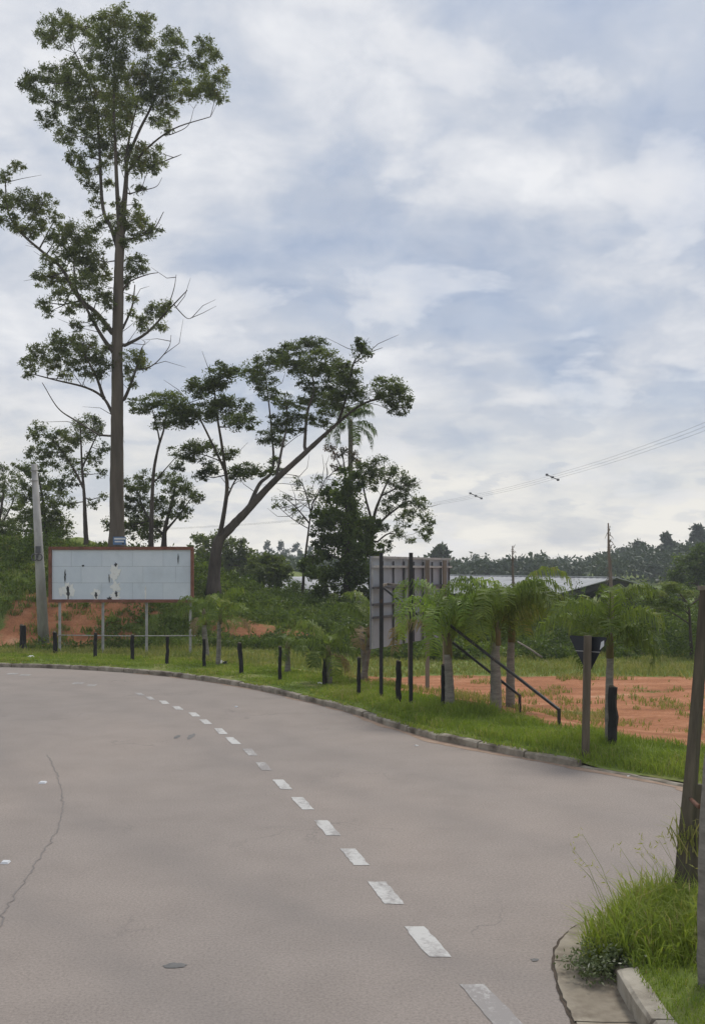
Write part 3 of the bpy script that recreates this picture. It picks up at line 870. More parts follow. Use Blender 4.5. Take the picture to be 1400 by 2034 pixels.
def tree(name, label, Y, limbs, clumps, leafm, barkm, leaf=(0.2, 0.07), k=0.65, seed=1, group=None, cat='tree', droop=0.3, flat=0.0,
         depth=0.9, twigs=4, bare=0, base_z=None, subr=0.42, tr=(0.0, 1.0), bark_sides=8, nsub=6, asp=0.85, grow_r=1.08, branchm=None):
    """limbs and leaf clumps are laid out over the photo's outline at distance Y and given depth of their own"""
    rng = np.random.default_rng(seed)
    px2m = Y / F
    world = []          # 3-D samples of all limbs with radius
    root = None
    trunk_mb, br_mb, leaf_mb = MB(), MB(), MB()
    for li, (pts, r0, r1) in enumerate(limbs):
        pts = np.array(pts, float)
        c = catmull(pts, 6)
        s = np.linspace(0, 1, len(c))
        if li == 0:
            y0, y1 = Y, Y + rng.normal(0, 0.3)
        else:
            W = np.concatenate([w[0] for w in world])
            j = np.argmin((W[:, 3] - c[0, 0]) ** 2 + (W[:, 4] - c[0, 1]) ** 2)
            y0 = W[j, 1]
            ln = np.hypot(*(c[-1] - c[0])) * px2m
            y1 = y0 + rng.uniform(-1, 1) * ln * depth * 0.8
        yy = y0 + (y1 - y0) * s + 0.02 * np.cumsum(rng.normal(0, 1, len(c))) * (li > 0)
        w3 = np.stack([(c[:, 0] - CX) * yy / F, yy, H - (c[:, 1] - CY) * yy / F], 1)
        if li == 0 and base_z is not None:
            w3[0, 2] = base_z - 0.15
        if li > 0:
            w3[0] = W[j, :3]
        rad = (r0 + (r1 - r0) * s ** 0.8) * px2m
        if li == 0:
            rad[:2] *= np.array([1.35, 1.12])
            root = thing(name, label, cat, (w3[0, 0], w3[0, 1], w3[0, 2] + 0.1), group)
            trunk_mb.tube(w3, rad, bark_sides, 0.5, True, jitter=0.06, rng=rng)
        else:
            if r0 > 0:
                br_mb.tube(w3, rad, 6 if r0 > 3 else 4, 0.5, True)
        world.append((np.concatenate([w3, c], 1), rad))
    W = np.concatenate([w[0] for w in world]); R = np.concatenate([w[1] for w in world])
    for cl in clumps:
        cx, cy, rx_ = cl[:3]
        ry_ = cl[3] if len(cl) > 3 else rx_ * asp
        d2 = (W[:, 3] - cx) ** 2 + ((W[:, 4] - cy) * 0.8) ** 2 + np.where(W[:, 4] < cy - 6, 2500, 0)
        j = np.argmin(d2)
        yc = W[j, 1] + rng.normal(0, 0.45) * (math.sqrt(d2[j]) + rx_) * px2m * depth
        c3 = P(cx, cy, yc)
        rx, ry = rx_ * px2m, ry_ * px2m
        p0 = W[j, :3]
        dist = np.linalg.norm(c3 - p0)
        mid = (p0 + c3) / 2 + np.array([0, 0, -0.08 * dist]) + rng.normal(0, 0.06, 3) * dist
        r0 = min(R[j] * 0.7, 0.012 + 0.02 * dist)
        br_mb.tube([p0, mid, c3], [r0, r0 * 0.7, 0.008], 4, 0.5, True, cap=False)
        ns = max(4, int(nsub * 1.7 * (rx_ / 25.0) ** 0.8 + 0.5))
        tint0 = rng.uniform(tr[0] + 0.1, tr[1] - 0.18)
        tot = k * rx_ * ry_ / 0.8
        nl = max(4, int(0.74 * tot / ns))
        ax = np.array([rx, rx * depth, ry]) * grow_r
        for s in range(ns):
            dv = rng.normal(size=3); dv /= np.linalg.norm(dv)
            dv = dv * rng.uniform(0.2, 1.0) ** 0.6
            sc = c3 + dv * ax
            if s < twigs:
                br_mb.tube([c3, (c3 + sc) / 2 + rng.normal(0, 0.05, 3) * rx, sc], [0.012, 0.009, 0.005], 3, 0.5, True, cap=False)
            q = np.clip(rng.normal(size=(nl, 3)), -1.5, 1.5) * np.array([rx, rx, ry * 0.8]) * subr * 0.42 * rng.uniform(0.7, 1.35)
            tt = np.clip(tint0 + rng.normal(0, 0.13) + rng.normal(0, 0.13, nl), 0, 1)
            leaf_mb.leaves(sc + q, leaf[0], leaf[1], rng, tt, droop, flat)
        nl2 = int(0.26 * tot)
        q = rng.normal(size=(nl2, 3)); q *= (rng.random((nl2, 1)) ** 0.45 / (np.linalg.norm(q, axis=1)[:, None] + 1e-9)) * ax * 1.02
        leaf_mb.leaves(c3 + q, leaf[0], leaf[1], rng, np.clip(tint0 + rng.normal(0, 0.16, nl2), 0, 1), droop, flat)
    for bi in range(bare):       # fine dead twigs
        j = rng.integers(len(W) // 3, len(W))
        a = rng.normal(size=3); a[2] = abs(a[2]) * 0.7
        a /= np.linalg.norm(a); ln = rng.uniform(0.8, 1.9)
        p = [W[j, :3], W[j, :3] + a * ln * 0.5 + rng.normal(0, .08, 3), W[j, :3] + a * ln + rng.normal(0, .15, 3)]
        br_mb.tube(p, [0.02, 0.014, 0.006], 3, 0.5, True, cap=False)
    trunk_mb.build('trunk', barkm, root)
    if br_mb.V: br_mb.build('branches', branchm or barkm, root)
    if leaf_mb.V: leaf_mb.build('crown', leafm, root)
    return root


EUC_L = [
    ([(232, 1090), (232, 1000), (232, 900), (233, 800), (233, 700), (235, 600), (236, 540), (239, 470), (243, 430)], 15.5, 8.0),
    ([(242, 445), (248, 390), (251, 350), (253, 318), (275, 262), (308, 195), (328, 130)], 6.5, 1.5),
    ([(236, 500), (222, 455), (205, 415), (199, 330), (195, 250), (178, 170), (150, 105)], 5.5, 1.2),
    ([(238, 465), (233, 385), (229, 290), (226, 210), (229, 120), (236, 45)], 5.5, 1.0),
    ([(250, 345), (290, 296), (345, 255), (418, 231)], 3.0, 0.8),
    ([(246, 330), (262, 250), (284, 160)], 3.2, 1.0),
    ([(229, 668), (192, 622), (156, 590), (122, 532), (85, 500), (42, 462), (16, 420), (10, 350)], 5.5, 1.2),
    ([(229, 705), (202, 667), (176, 620), (151, 570), (146, 500)], 5, 1.2),
    ([(228, 832), (207, 792), (172, 770), (112, 755), (62, 742)], 4, 1.0),
    ([(206, 792), (192, 750), (166, 700)], 4, 1.4),
    ([(240, 690), (290, 662), (332, 618), (372, 576)], 4, 0.9),
    ([(244, 800), (264, 752), (282, 690)], 4, 1.4),
    ([(240, 660), (262, 610), (268, 565)], 3, 1.0),
    ([(207, 870), (150, 835), (115, 810), (84, 760)], 2.2, 0.8),
    ([(240, 585), (256, 560), (292, 545), (314, 541)], 2.6, 0.7),
    ([(250, 476), (275, 470), (305, 455), (325, 420)], 2.8, 0.7),
    ([(255, 385), (280, 378), (310, 370), (322, 352)], 1.6, 0.5),
    ([(258, 330), (300, 328), (345, 312), (360, 306)], 2.0, 0.6),
    ([(285, 735), (310, 720), (335, 690), (340, 665)], 1.6, 0.5),
    ([(330, 620), (345, 575), (350, 545)], 1.3, 0.4),
    ([(345, 605), (372, 632), (388, 624)], 1.2, 0.4),
    ([(330, 270), (372, 250), (385, 215)], 1.2, 0.4),
]
EUC_C = [(115, 60, 34), (90, 72, 18), (142, 48, 20), (176, 52, 20), (200, 60, 24), (235, 36, 26), (265, 55, 28), (290, 42, 18), (230, 88, 34), (182, 95, 22), (288, 75, 24), (340, 72, 20), (347, 94, 22), (325, 110, 20),
         (405, 92, 20), (420, 108, 16), (385, 130, 24), (444, 140, 9), (424, 164, 24), (400, 176, 24), (436, 190, 13), (110, 146, 28), (72, 160, 24), (50, 166, 15), (76, 190, 17), (150, 130, 24), (140, 166, 30), (95, 236, 20),
         (120, 200, 26), (160, 210, 30), (200, 180, 30), (220, 140, 30), (260, 150, 28), (300, 142, 30), (340, 160, 30), (365, 182, 20), (280, 190, 28), (240, 200, 32), (200, 230, 30), (165, 250, 28), (130, 265, 22), (190, 290, 22),
         (230, 258, 24), (330, 215, 24), (308, 240, 14), (150, 310, 18), (170, 345, 17), (300, 312, 26), (268, 330, 22), (302, 332, 15), (205, 330, 14), (276, 375, 12), (192, 400, 12), (262, 438, 24), (240, 450, 18), (300, 455, 18), (275, 470, 12),
         (34, 330, 13), (4, 350, 17), (10, 398, 22), (50, 400, 25), (86, 405, 22), (76, 440, 22), (36, 448, 17), (14, 436, 18), (110, 432, 13), (150, 465, 28), (176, 482, 24), (190, 450, 16), (125, 490, 24), (150, 515, 22), (100, 520, 17),
         (192, 515, 16), (185, 545, 24), (165, 560, 22), (130, 555, 22), (90, 553, 19), (74, 545, 10), (200, 585, 20), (165, 600, 16), (90, 600, 15), (95, 620, 10), (135, 610, 15), (270, 520, 20), (258, 540, 14), (285, 535, 10),
         (310, 615, 20), (286, 640, 18), (330, 604, 13), (258, 620, 9), (320, 645, 12), (208, 650, 10), (110, 670, 16), (135, 684, 22), (166, 680, 22), (80, 700, 20), (60, 724, 16), (100, 720, 19), (150, 714, 22), (186, 706, 20), (200, 730, 18),
         (175, 742, 14), (130, 745, 12), (58, 745, 9), (265, 710, 20), (285, 722, 14), (255, 742, 14), (266, 765, 8),
         (160, 330, 16), (182, 372, 13), (212, 365, 13), (226, 312, 16), (256, 300, 16), (212, 292, 18), (236, 405, 12), (214, 432, 12), (252, 482, 12), (110, 470, 17), (62, 462, 14), (210, 545, 13), (214, 605, 13), (118, 582, 16),
         (190, 632, 14), (152, 642, 13), (250, 562, 10), (262, 592, 10), (122, 702, 17), (212, 692, 13), (222, 722, 10), (175, 425, 9), (285, 290, 12), (250, 230, 22), (180, 150, 22), (300, 180, 22), (330, 250, 13), (170, 520, 20), (215, 480, 9), (280, 430, 12), (272, 405, 9)]
tree('eucalyptus_tree', 'very tall eucalyptus rising behind the front billboard, bare lower trunk', 43, EUC_L, EUC_C, M['euc_leaf'], M['euc_bark'],
     (0.14, 0.044), 2.2, 11, droop=0.55, depth=0.8, bare=60, grow_r=1.3, nsub=10, subr=0.36, twigs=6, branchm=M['dark_bark'], base_z=float(gz(-10.06, 43)[0]), bark_sides=12)

LEAN_L = [
    ([(424, 1172), (427, 1120), (434, 1075), (458, 1048), (492, 1013), (540, 960), (600, 905), (640, 868), (680, 832)], 14, 3.0),
    ([(434, 1072), (443, 1030), (451, 970), (447, 930), (440, 880), (432, 830), (425, 765)], 6, 1.4),
    ([(492, 1013), (515, 962), (542, 930), (538, 840), (527, 745)], 5, 1.3),
    ([(548, 952), (560, 890), (570, 840), (566, 780)], 3.4, 1.2),
    ([(604, 900), (610, 822), (624, 770), (610, 718)], 4, 1.3),
    ([(672, 838), (690, 780), (702, 722), (718, 700)], 3.6, 1.0),
    ([(449, 940), (422, 882), (396, 830), (376, 800)], 3, 1.0),
    ([(680, 832), (720, 802), (760, 790), (790, 776)], 3, 1.0),
    ([(446, 1000), (470, 950), (492, 940)], 2.2, 0.9),
    ([(702, 722), (735, 700), (760, 690)], 1.4, 0.5),
    ([(448, 920), (410, 905), (385, 900)], 2, 0.8),
]
LEAN_C = [(395, 770, 26, 16), (440, 745, 28, 18), (425, 765, 26, 13), (360, 832, 26, 17), (400, 820, 32, 16), (350, 806, 22, 10), (455, 815, 40, 19), (476, 840, 28, 14), (440, 795, 26, 11), (375, 900, 32, 15), (395, 885, 28, 11),
          (420, 930, 18, 13), (450, 900, 22, 10), (400, 945, 13, 9), (500, 735, 28, 20), (540, 715, 32, 20), (520, 760, 28, 16), (540, 785, 22, 11), (595, 690, 38, 14), (622, 680, 24, 9), (570, 715, 28, 13), (600, 735, 28, 18),
          (640, 720, 36, 22), (660, 750, 34, 24), (610, 765, 20, 10), (630, 790, 26, 16), (660, 800, 32, 22), (690, 745, 28, 22), (702, 780, 28, 18), (718, 696, 18, 19), (580, 800, 33, 13), (575, 830, 33, 14), (545, 870, 30, 14),
          (560, 850, 22, 10), (590, 855, 12, 7), (500, 935, 38, 13), (480, 946, 18, 9), (545, 935, 16, 7), (545, 915, 12, 7), (770, 770, 33, 18), (795, 785, 23, 18), (790, 810, 20, 13), (760, 790, 16, 9), (640, 840, 15, 9), (615, 830, 13, 10), (490, 700, 0.1, 0.1)]
LEAN_C = [c for c in LEAN_C if c[2] > 1]
tree('leaning_tree', 'broad leaning tree with flat dark leaf layers, right of the front billboard', 42, LEAN_L, LEAN_C, M['dark_leaf'], M['dark_bark'],
     (0.12, 0.052), 2.9, 21, grow_r=1.26, nsub=10, subr=0.36, twigs=6, droop=0.1, flat=0.35, depth=1.0, bare=26, base_z=float(gz(-5.8, 42)[0]), bark_sides=12)

BL = lambda *p: list(p)
tree('slender_tree', 'slender tree with a flat dark top, between eucalyptus and leaning tree', 44,
     [([(300, 1088), (302, 1000), (305, 940), (314, 890), (326, 850), (332, 800)], 5, 1.2), ([(318, 880), (312, 850), (300, 805)], 2, 0.9), ([(305, 960), (330, 930), (352, 905)], 1.6, 0.6)],
     [(298, 800, 34, 12), (332, 790, 34, 11), (282, 816, 20, 7), (332, 828, 24, 11), (318, 845, 18, 8), (352, 815, 20, 9), (352, 925, 14, 10)], M['dark_leaf'], M['dark_bark'], (0.12, 0.052), 2.7, 31, grow_r=1.26, nsub=9, subr=0.36, droop=0.1, flat=0.35, base_z=float(gz(-8.8, 44)[0]))
tree('bushy_tree', 'low bushy tree behind the right half of the front billboard', 46,
     [([(325, 1092), (328, 1050), (338, 1010), (350, 960)], 6, 1.5), ([(328, 1055), (350, 1030), (380, 990)], 3, 1), ([(320, 1060), (290, 1020), (270, 970)], 3.5, 1)],
     [(265, 966, 19), (290, 956, 20), (272, 1000, 20), (246, 1012, 12), (286, 1022, 24), (318, 1000, 18), (350, 962, 20), (375, 985, 20), (394, 986, 10), (342, 1010, 20), (366, 1020, 14), (330, 952, 16), (300, 1050, 24), (268, 1050, 22), (240, 1045, 15), (215, 1040, 12), (322, 1035, 12)],
     M['dark_leaf'], M['dark_bark'], (0.12, 0.052), 2.6, 41, grow_r=1.4, nsub=9, subr=0.38, base_z=float(gz(-8.6, 46)[0]), tr=(0.15, 1))
tree('thin_tree', 'thin tree left of the eucalyptus trunk, loose grey green crown', 45,
     [([(172, 1090), (169, 1030), (167, 980), (163, 930), (160, 850)], 5.5, 1.4), ([(166, 970), (140, 920), (110, 880), (80, 855)], 2.6, 0.8), ([(163, 930), (185, 880), (200, 850)], 2.2, 0.8)],
     [(170, 850, 26), (190, 838, 14), (150, 870, 18), (122, 870, 22), (82, 855, 17), (62, 866, 9), (110, 905, 26), (145, 930, 20), (130, 960, 18), (185, 910, 15), (204, 890, 13), (186, 1000, 10), (140, 1000, 12), (200, 940, 10), (92, 890, 18), (62, 900, 14), (205, 985, 8)],
     M['grey_leaf'], M['dark_bark'], (0.12, 0.048), 2.2, 51, grow_r=1.38, nsub=9, subr=0.38, droop=0.4, base_z=float(gz(-11.9, 45)[0]))
tree('dense_tree', 'dense dark tree behind the concrete utility pole', 47,
     [([(92, 1110), (90, 1060), (86, 1000), (75, 940)], 6, 1.5), ([(90, 1060), (110, 1030), (125, 1020)], 3, 1)],
     [(100, 1000, 26), (70, 970, 20), (120, 1040, 22), (60, 1042, 26), (90, 1062, 24), (50, 1012, 18), (132, 1055, 13), (45, 932, 16), (72, 936, 18), (100, 960, 14), (40, 1085, 24), (75, 1100, 26), (105, 1090, 20), (20, 1050, 20), (10, 1095, 22), (85, 1020, 22), (60, 985, 18)],
     M['dark_leaf'], M['dark_bark'], (0.12, 0.055), 2.8, 61, grow_r=1.45, nsub=9, subr=0.4, base_z=float(gz(-14.3, 47)[0]), tr=(0.1, 1))
tree('pale_edge_tree', 'pale airy tree cut by the left edge of the picture', 49,
     [([(-12, 1120), (-6, 1060), (4, 1000), (10, 950)], 5, 1.2), ([(-4, 1050), (20, 1010), (36, 965)], 2.5, 0.8)],
     [(10, 960, 20), (26, 990, 18), (14, 1030, 20), (4, 930, 11), (38, 962, 10), (-2, 1060, 20), (26, 1062, 16), (-20, 990, 22), (-25, 1040, 24), (5, 1090, 18)],
     M['grey_leaf'], M['dark_bark'], (0.13, 0.048), 2.2, 71, grow_r=1.4, nsub=9, subr=0.4, droop=0.5, base_z=float(gz(-17.4, 49)[0]), tr=(0.25, 1))
tree('vine_tree', 'dark tree smothered in climbing vines beside the grey billboard back', 46,
     [([(690, 1200), (690, 1120), (688, 1040), (692, 960)], 9, 3), ([(690, 1060), (660, 1010), (650, 975)], 4, 1.5), ([(690, 1120), (650, 1100), (615, 1105)], 3, 1)],
     [(690, 955, 24), (662, 978, 20), (645, 1015, 22), (690, 1000, 30), (668, 1045, 30), (706, 1040, 28), (648, 1085, 22), (690, 1090, 34), (722, 1080, 20), (650, 1140, 20), (690, 1145, 32), (728, 1135, 18), (622, 1108, 16), (606, 1122, 11), (670, 1180, 22), (705, 1185, 22), (640, 1165, 14), (640, 1050, 20), (734, 1040, 18), (742, 1100, 20), (624, 1140, 15), (750, 1150, 17), (628, 1175, 16), (735, 1180, 16)],
     M['bush_leaf'], M['dark_bark'], (0.13, 0.085), 2.6, 81, grow_r=1.25, base_z=float(gz(-0.23, 46)[0]), tr=(0.0, 0.75), twigs=1, asp=0.95)
tree('airy_tree', 'open airy tree with grey green leaves above the grey billboard back', 47,
     [([(738, 1190), (738, 1100), (742, 1030), (757, 985), (775, 945)], 6, 1.2), ([(742, 1050), (775, 1020), (815, 995), (838, 1010)], 3, 0.8), ([(740, 1040), (725, 985), (718, 940)], 3, 0.9), ([(757, 985), (800, 965), (822, 970)], 2, 0.7), ([(745, 1080), (772, 1060), (800, 1065)], 2.2, 0.7)],
     [(720, 936, 24), (752, 930, 26), (780, 946, 22), (808, 966, 22), (800, 990, 16), (830, 1008, 22), (850, 1030, 14), (842, 1052, 16), (802, 1030, 17), (770, 1008, 16), (816, 1074, 9), (790, 1058, 14), (760, 1046, 13), (850, 1070, 8), (735, 960, 18), (780, 985, 14), (765, 1085, 14)],
     M['grey_leaf'], M['dark_bark'], (0.12, 0.048), 2.1, 91, grow_r=1.3, nsub=9, subr=0.36, base_z=float(gz(0.9, 47)[0]), tr=(0.05, 0.9), bare=20)
tree('twiggy_tree', 'half bare twiggy tree under the leaning tree', 48,
     [([(600, 1190), (605, 1120), (612, 1060), (620, 1000)], 3.5, 1.2), ([(615, 1040), (585, 1005), (560, 985)], 1.8, 0.5), ([(618, 1020), (604, 970), (590, 945)], 1.6, 0.5), ([(620, 1000), (640, 965), (650, 945)], 1.5, 0.5), ([(612, 1050), (580, 1030), (545, 1000)], 1.4, 0.5)],
     [(562, 990, 17), (590, 960, 15), (612, 985, 17), (580, 1012, 12), (600, 1030, 12), (548, 1005, 10), (630, 950, 12), (640, 985, 14)],
     M['grey_leaf'], M['dark_bark'], (0.11, 0.05), 0.8, 101, base_z=float(gz(-2.4, 48)[0]), bare=34)
tree('rusty_tree', 'small rust tinted treetop in front of the tall palm trunk', 49,
     [([(688, 1190), (690, 1060), (688, 980), (684, 930), (680, 900)], 4, 1.0), ([(686, 945), (668, 910), (655, 885)], 1.5, 0.6), ([(685, 940), (700, 915), (712, 905)], 1.5, 0.6)],
     [(655, 888, 12), (680, 900, 13), (700, 905, 13), (670, 928, 13), (712, 915, 8), (664, 905, 9)],
     M['rust_leaf'], M['dark_bark'], (0.12, 0.06), 1.2, 111, base_z=float(gz(-0.25, 49)[0]))
tree('round_tree', 'rounded dark green tree behind the base of the leaning tree', 74,
     [([(432, 1200), (432, 1150), (434, 1105)], 5, 2)],
     [(402, 1085, 20), (440, 1078, 26), (470, 1092, 24), (415, 1120, 30), (460, 1130, 30), (390, 1130, 22), (498, 1125, 22), (500, 1105, 14), (430, 1155, 28), (475, 1160, 26), (385, 1165, 20), (395, 1068, 8), (386, 1066, 6)],
     M['dark_leaf'], M['dark_bark'], (0.25, 0.13), 1.7, 121, grow_r=1.2, base_z=-2.0, tr=(0.1, 1), twigs=0, asp=0.9)
tree('second_round_tree', 'rounded bluish green tree left of the white arched roof', 57,
     [([(535, 1215), (535, 1160), (537, 1120)], 4, 2)],
     [(520, 1118, 22), (548, 1122, 22), (530, 1145, 26), (560, 1140, 20), (505, 1150, 18), (512, 1165, 16), (548, 1168, 14)],
     M['dark_leaf'], M['dark_bark'], (0.22, 0.12), 1.8, 131, grow_r=1.15, base_z=-1.9, tr=(0.15, 1), twigs=0, asp=0.9)
tree('feathery_tree', 'small feathery pale green tree near the right edge behind the dirt lot', 35,
     [([(1374, 1312), (1371, 1260), (1367, 1205), (1350, 1180)], 4.5, 1.2), ([(1369, 1220), (1335, 1195), (1300, 1185)], 2, 0.7), ([(1368, 1205), (1395, 1185), (1420, 1180)], 2, 0.7), ([(1370, 1240), (1330, 1215), (1300, 1208)], 1.6, 0.6)],
     [(1300, 1178, 28, 8), (1340, 1170, 28, 8), (1372, 1180, 26, 8), (1322, 1196, 32, 8), (1282, 1194, 20, 8), (1352, 1204, 26, 8), (1400, 1172, 26, 9), (1300, 1212, 26, 8), (1405, 1195, 24, 9), (1330, 1160, 20, 7), (1440, 1180, 26, 10)],
     M['pale_leaf'], M['dark_bark'], (0.09, 0.038), 2.6, 141, droop=0.15, flat=0.4, base_z=float(gz(11.8, 35)[0]))
tree('olive_tree', 'round olive green tree at the right edge before the wooded hill', 78,
     [([(1385, 1200), (1385, 1160), (1384, 1130)], 5, 2)],
     [(1375, 1118, 26), (1400, 1108, 26), (1352, 1138, 22), (1390, 1140, 28), (1420, 1130, 30), (1340, 1160, 18), (1375, 1165, 24), (1430, 1100, 24), (1410, 1165, 24)],
     M['bush_leaf'], M['dark_bark'], (0.25, 0.13), 1.8, 151, grow_r=1.2, base_z=-2.2, tr=(0.05, 0.6), twigs=0, asp=0.9)


# ------------------------------------------------------------------ palms
def frond(mb, base, az, e0, L, droop, rng, nl=26, leaf_l=0.42, leaf_w=0.03, tint=0.5, hang=0.9, rach=0.012):
    m = 12
    pts = [np.array(base, float)]
    e = e0
    tw = rng.normal(0, 0.12)
    for i in range(m):
        t = (i + 1) / m
        e -= droop / m * (0.12 + 1.7 * t)
        a = az + tw * t
        pts.append(pts[-1] + np.array([math.cos(a) * math.cos(e), math.sin(a) * math.cos(e), math.sin(e)]) * L / m)
    pts = np.array(pts)
    mb.tube(pts, np.linspace(rach, rach * 0.25, m + 1), 4, 0.75, True, cap=False)
    s = np.linspace(0.16, 1.0, nl)
    seg = np.linspace(0, 1, m + 1)
    B = np.stack([np.interp(s, seg, pts[:, k]) for k in range(3)], 1)
    T = np.gradient(B, axis=0); T /= np.linalg.norm(T, axis=1)[:, None]
    S = np.cross(T, np.array([0, 0, 1.0])); S /= np.linalg.norm(S, axis=1)[:, None] + 1e-9
    for sg in (-1, 1):
        n = nl
        ll = leaf_l * (0.55 + 0.6 * np.sin(np.pi * (0.15 + 0.75 * s))) * rng.uniform(0.8, 1.15, n)
        D = T * 0.55 + S * sg * rng.uniform(0.7, 1.0, n)[:, None] + np.array([0, 0, 1.0]) * rng.uniform(-0.15, 0.45, n)[:, None]
        D /= np.linalg.norm(D, axis=1)[:, None]
        mid = B + D * (ll * 0.45)[:, None]
        D2 = D * (1 - hang * 0.75) + np.array([0, 0, -1.0]) * hang * rng.uniform(0.7, 1.1, n)[:, None]
        D2 /= np.linalg.norm(D2, axis=1)[:, None]
        tip = mid + D2 * (ll * 0.6)[:, None]
        w = T * leaf_w / 2
        V = np.stack([B - w * 0.6, B + w * 0.6, mid + w, mid - w, tip], 1).reshape(-1, 3)
        k = np.arange(n)[:, None] * 5
        tt = np.repeat(np.clip(tint + rng.normal(0, 0.14, n), 0, 1), 5)
        mb.add_multi(V, [k + np.array([[0, 1, 2, 3]]), k + np.array([[3, 2, 4]])], tt)


def palm(label, base, top, rad, n_fronds, L, seed, tint=0.45, mat='palm_leaf', name='palm_tree', group='young palms along the verge', shaft=0.35, dead_spear=0.0, e_rng=(0.1, 1.35), droop=(1.2, 2.2), leaf_l=0.42, nl=26, leaf_w=0.03, twin=None, hang=0.9):
    rng = np.random.default_rng(seed)
    base = np.array(base, float); top = np.array(top, float)
    root = thing(name, label, 'palm', base, group)
    t = np.linspace(0, 1, 16)
    c = base + (top - base) * t[:, None] + np.stack([0.02 * np.sin(t * 3 + seed), 0.02 * np.cos(t * 2.5 + seed), 0 * t], 1) * t[:, None]
    c[0, 2] -= 0.12
    r = rad * (1.18 - 0.35 * t) * (1 + 0.04 * np.cos(np.arange(16) * math.pi))
    MB().tube(c, r, 10, 0.5, True, jitter=0.03, rng=rng).build('trunk', M['palm_bark'], root)
    if twin is not None:
        tw = np.array(twin, float)
        MB().tube([base + np.array([0.05, 0.05, -0.1]), (base + tw) / 2 + np.array([0.03, 0, 0]), tw], [rad, rad * .8, rad * 0.6], 8, 0.5, True).build('trunk', M['palm_bark'], root)
    up = top - base; up /= np.linalg.norm(up)
    st = top + up * shaft
    MB().tube([top - up * 0.06, top + up * shaft * 0.5, st], [rad * 0.95, rad * 0.9, rad * 0.45], 8, 0.5, True).build('leaf_base', M['palm_shaft'], root)
    dead = set(rng.choice(n_fronds, 1 + (seed % 2), replace=False) if n_fronds > 9 else [])
    for i in range(n_fronds):
        mb = MB()
        az = i * 2.399 + rng.uniform(-0.3, 0.3)
        f = i / max(1, n_fronds - 1)
        e0 = e_rng[1] - (e_rng[1] - e_rng[0]) * f + rng.uniform(-0.12, 0.12)
        b = top + up * shaft * (1.0 - 0.75 * f) + np.array([math.cos(az), math.sin(az), 0]) * rad * 0.6
        dry = i in dead and f > 0.5
        frond(mb, b, az, e0 - (0.5 if dry else 0), L * rng.uniform(0.7, 1.12), rng.uniform(*droop), rng, nl, leaf_l * rng.uniform(0.85, 1.1), leaf_w, tint + rng.normal(0, 0.13) - 0.12 * f, hang)
        o = mb.build('frond', M['dead_frond' if dry else mat], root)
        if dry: o['label'] = 'dry brown frond'
    if dead_spear > 0:
        mb = MB()
        s0 = top + up * shaft * 0.6
        p = np.array([s0 + up * dead_spear * q + np.array([0.025 * math.sin(q * 5), 0, 0]) for q in np.linspace(0, 1, 9)])
        mb.tube(p, np.linspace(0.045, 0.012, 9), 6, 0.5, True, jitter=0.2, rng=rng)
        for _ in range(60):
            q = rng.uniform(0.15, 0.98); a = rng.uniform(0, 6.28); b0 = s0 + up * dead_spear * q
            e = b0 + np.array([math.cos(a) * 0.07, math.sin(a) * 0.07, rng.uniform(-0.14, 0.08)]) * rng.uniform(0.4, 1.1)
            mb.tube([b0, (b0 + e) / 2 + np.array([0, 0, .015]), e], [0.008, 0.006, 0.003], 3, 0.5, True, cap=False)
        mb.build('dry_spear', M['dead_wood'], root)
    return root


def gbase(px, py):
    """ground point under a photo pixel, found on the real terrain"""
    Y = 2.7 * F / (py - CY)
    for _ in range(8):
        X = (px - CX) * Y / F
        d = kerb_dist([X], [Y])
        z = float(gz([X], [Y], d)[0])
        Y = 0.5 * Y + 0.5 * (H - z) * F / (py - CY)
    return np.array([(px - CX) * Y / F, Y, z])


def top_of(b, px, py):
    return P(px, py, b[1])


b = gbase(893, 1410); palm('young palm with bright yellow green fronds beside the grey billboard back', b, top_of(b, 890, 1300), 0.085, 17, 1.9, 1, 0.70, 'young_palm_leaf', shaft=0.5, e_rng=(1.05, 1.52), droop=(2.2, 3.3), leaf_l=0.38, nl=42, leaf_w=0.027)
b = gbase(984, 1412); palm('young palm, the left of the two close together right of the braces', b, top_of(b, 985, 1276), 0.10, 17, 1.85, 2, 0.52, shaft=0.42, e_rng=(1.0, 1.52), droop=(2.2, 3.3), leaf_l=0.42, nl=44, leaf_w=0.027, twin=None)
b = gbase(1013, 1404); palm('young palm, the right of the two close together with a dry spear', b, top_of(b, 1016, 1270), 0.085, 16, 1.8, 3, 0.62, shaft=0.45, dead_spear=1.65, e_rng=(1.0, 1.52), droop=(2.1, 3.2), leaf_l=0.42, nl=44, leaf_w=0.027)
b = gbase(1211, 1478); palm('tallest verge palm with a tall dry spear, behind the yield sign', b, top_of(b, 1211, 1300), 0.062, 14, 1.2, 4, 0.50, shaft=0.42, dead_spear=1.75, e_rng=(0.6, 1.45), droop=(1.7, 2.9), leaf_l=0.36, nl=40, leaf_w=0.022)
b = gbase(722, 1352); palm('young palm with a pale forked trunk left of the grey billboard back', b, top_of(b, 734, 1262), 0.075, 10, 1.15, 5, 0.6, shaft=0.35, e_rng=(0.6, 1.45), droop=(1.3, 2.2), leaf_l=0.38, nl=28, twin=top_of(b, 716, 1245))
b = gbase(653, 1363); palm('short young palm growing against a black fence post', b, top_of(b, 652, 1310), 0.075, 11, 0.85, 6, 0.5, shaft=0.32, e_rng=(0.1, 1.3), leaf_l=0.34, nl=24)
b = gbase(571, 1338); palm('smallest young palm with a thick base in the sparse grass', b, top_of(b, 571, 1294), 0.07, 8, 0.6, 7, 0.45, shaft=0.25, e_rng=(0.2, 1.3), leaf_l=0.28, nl=20)
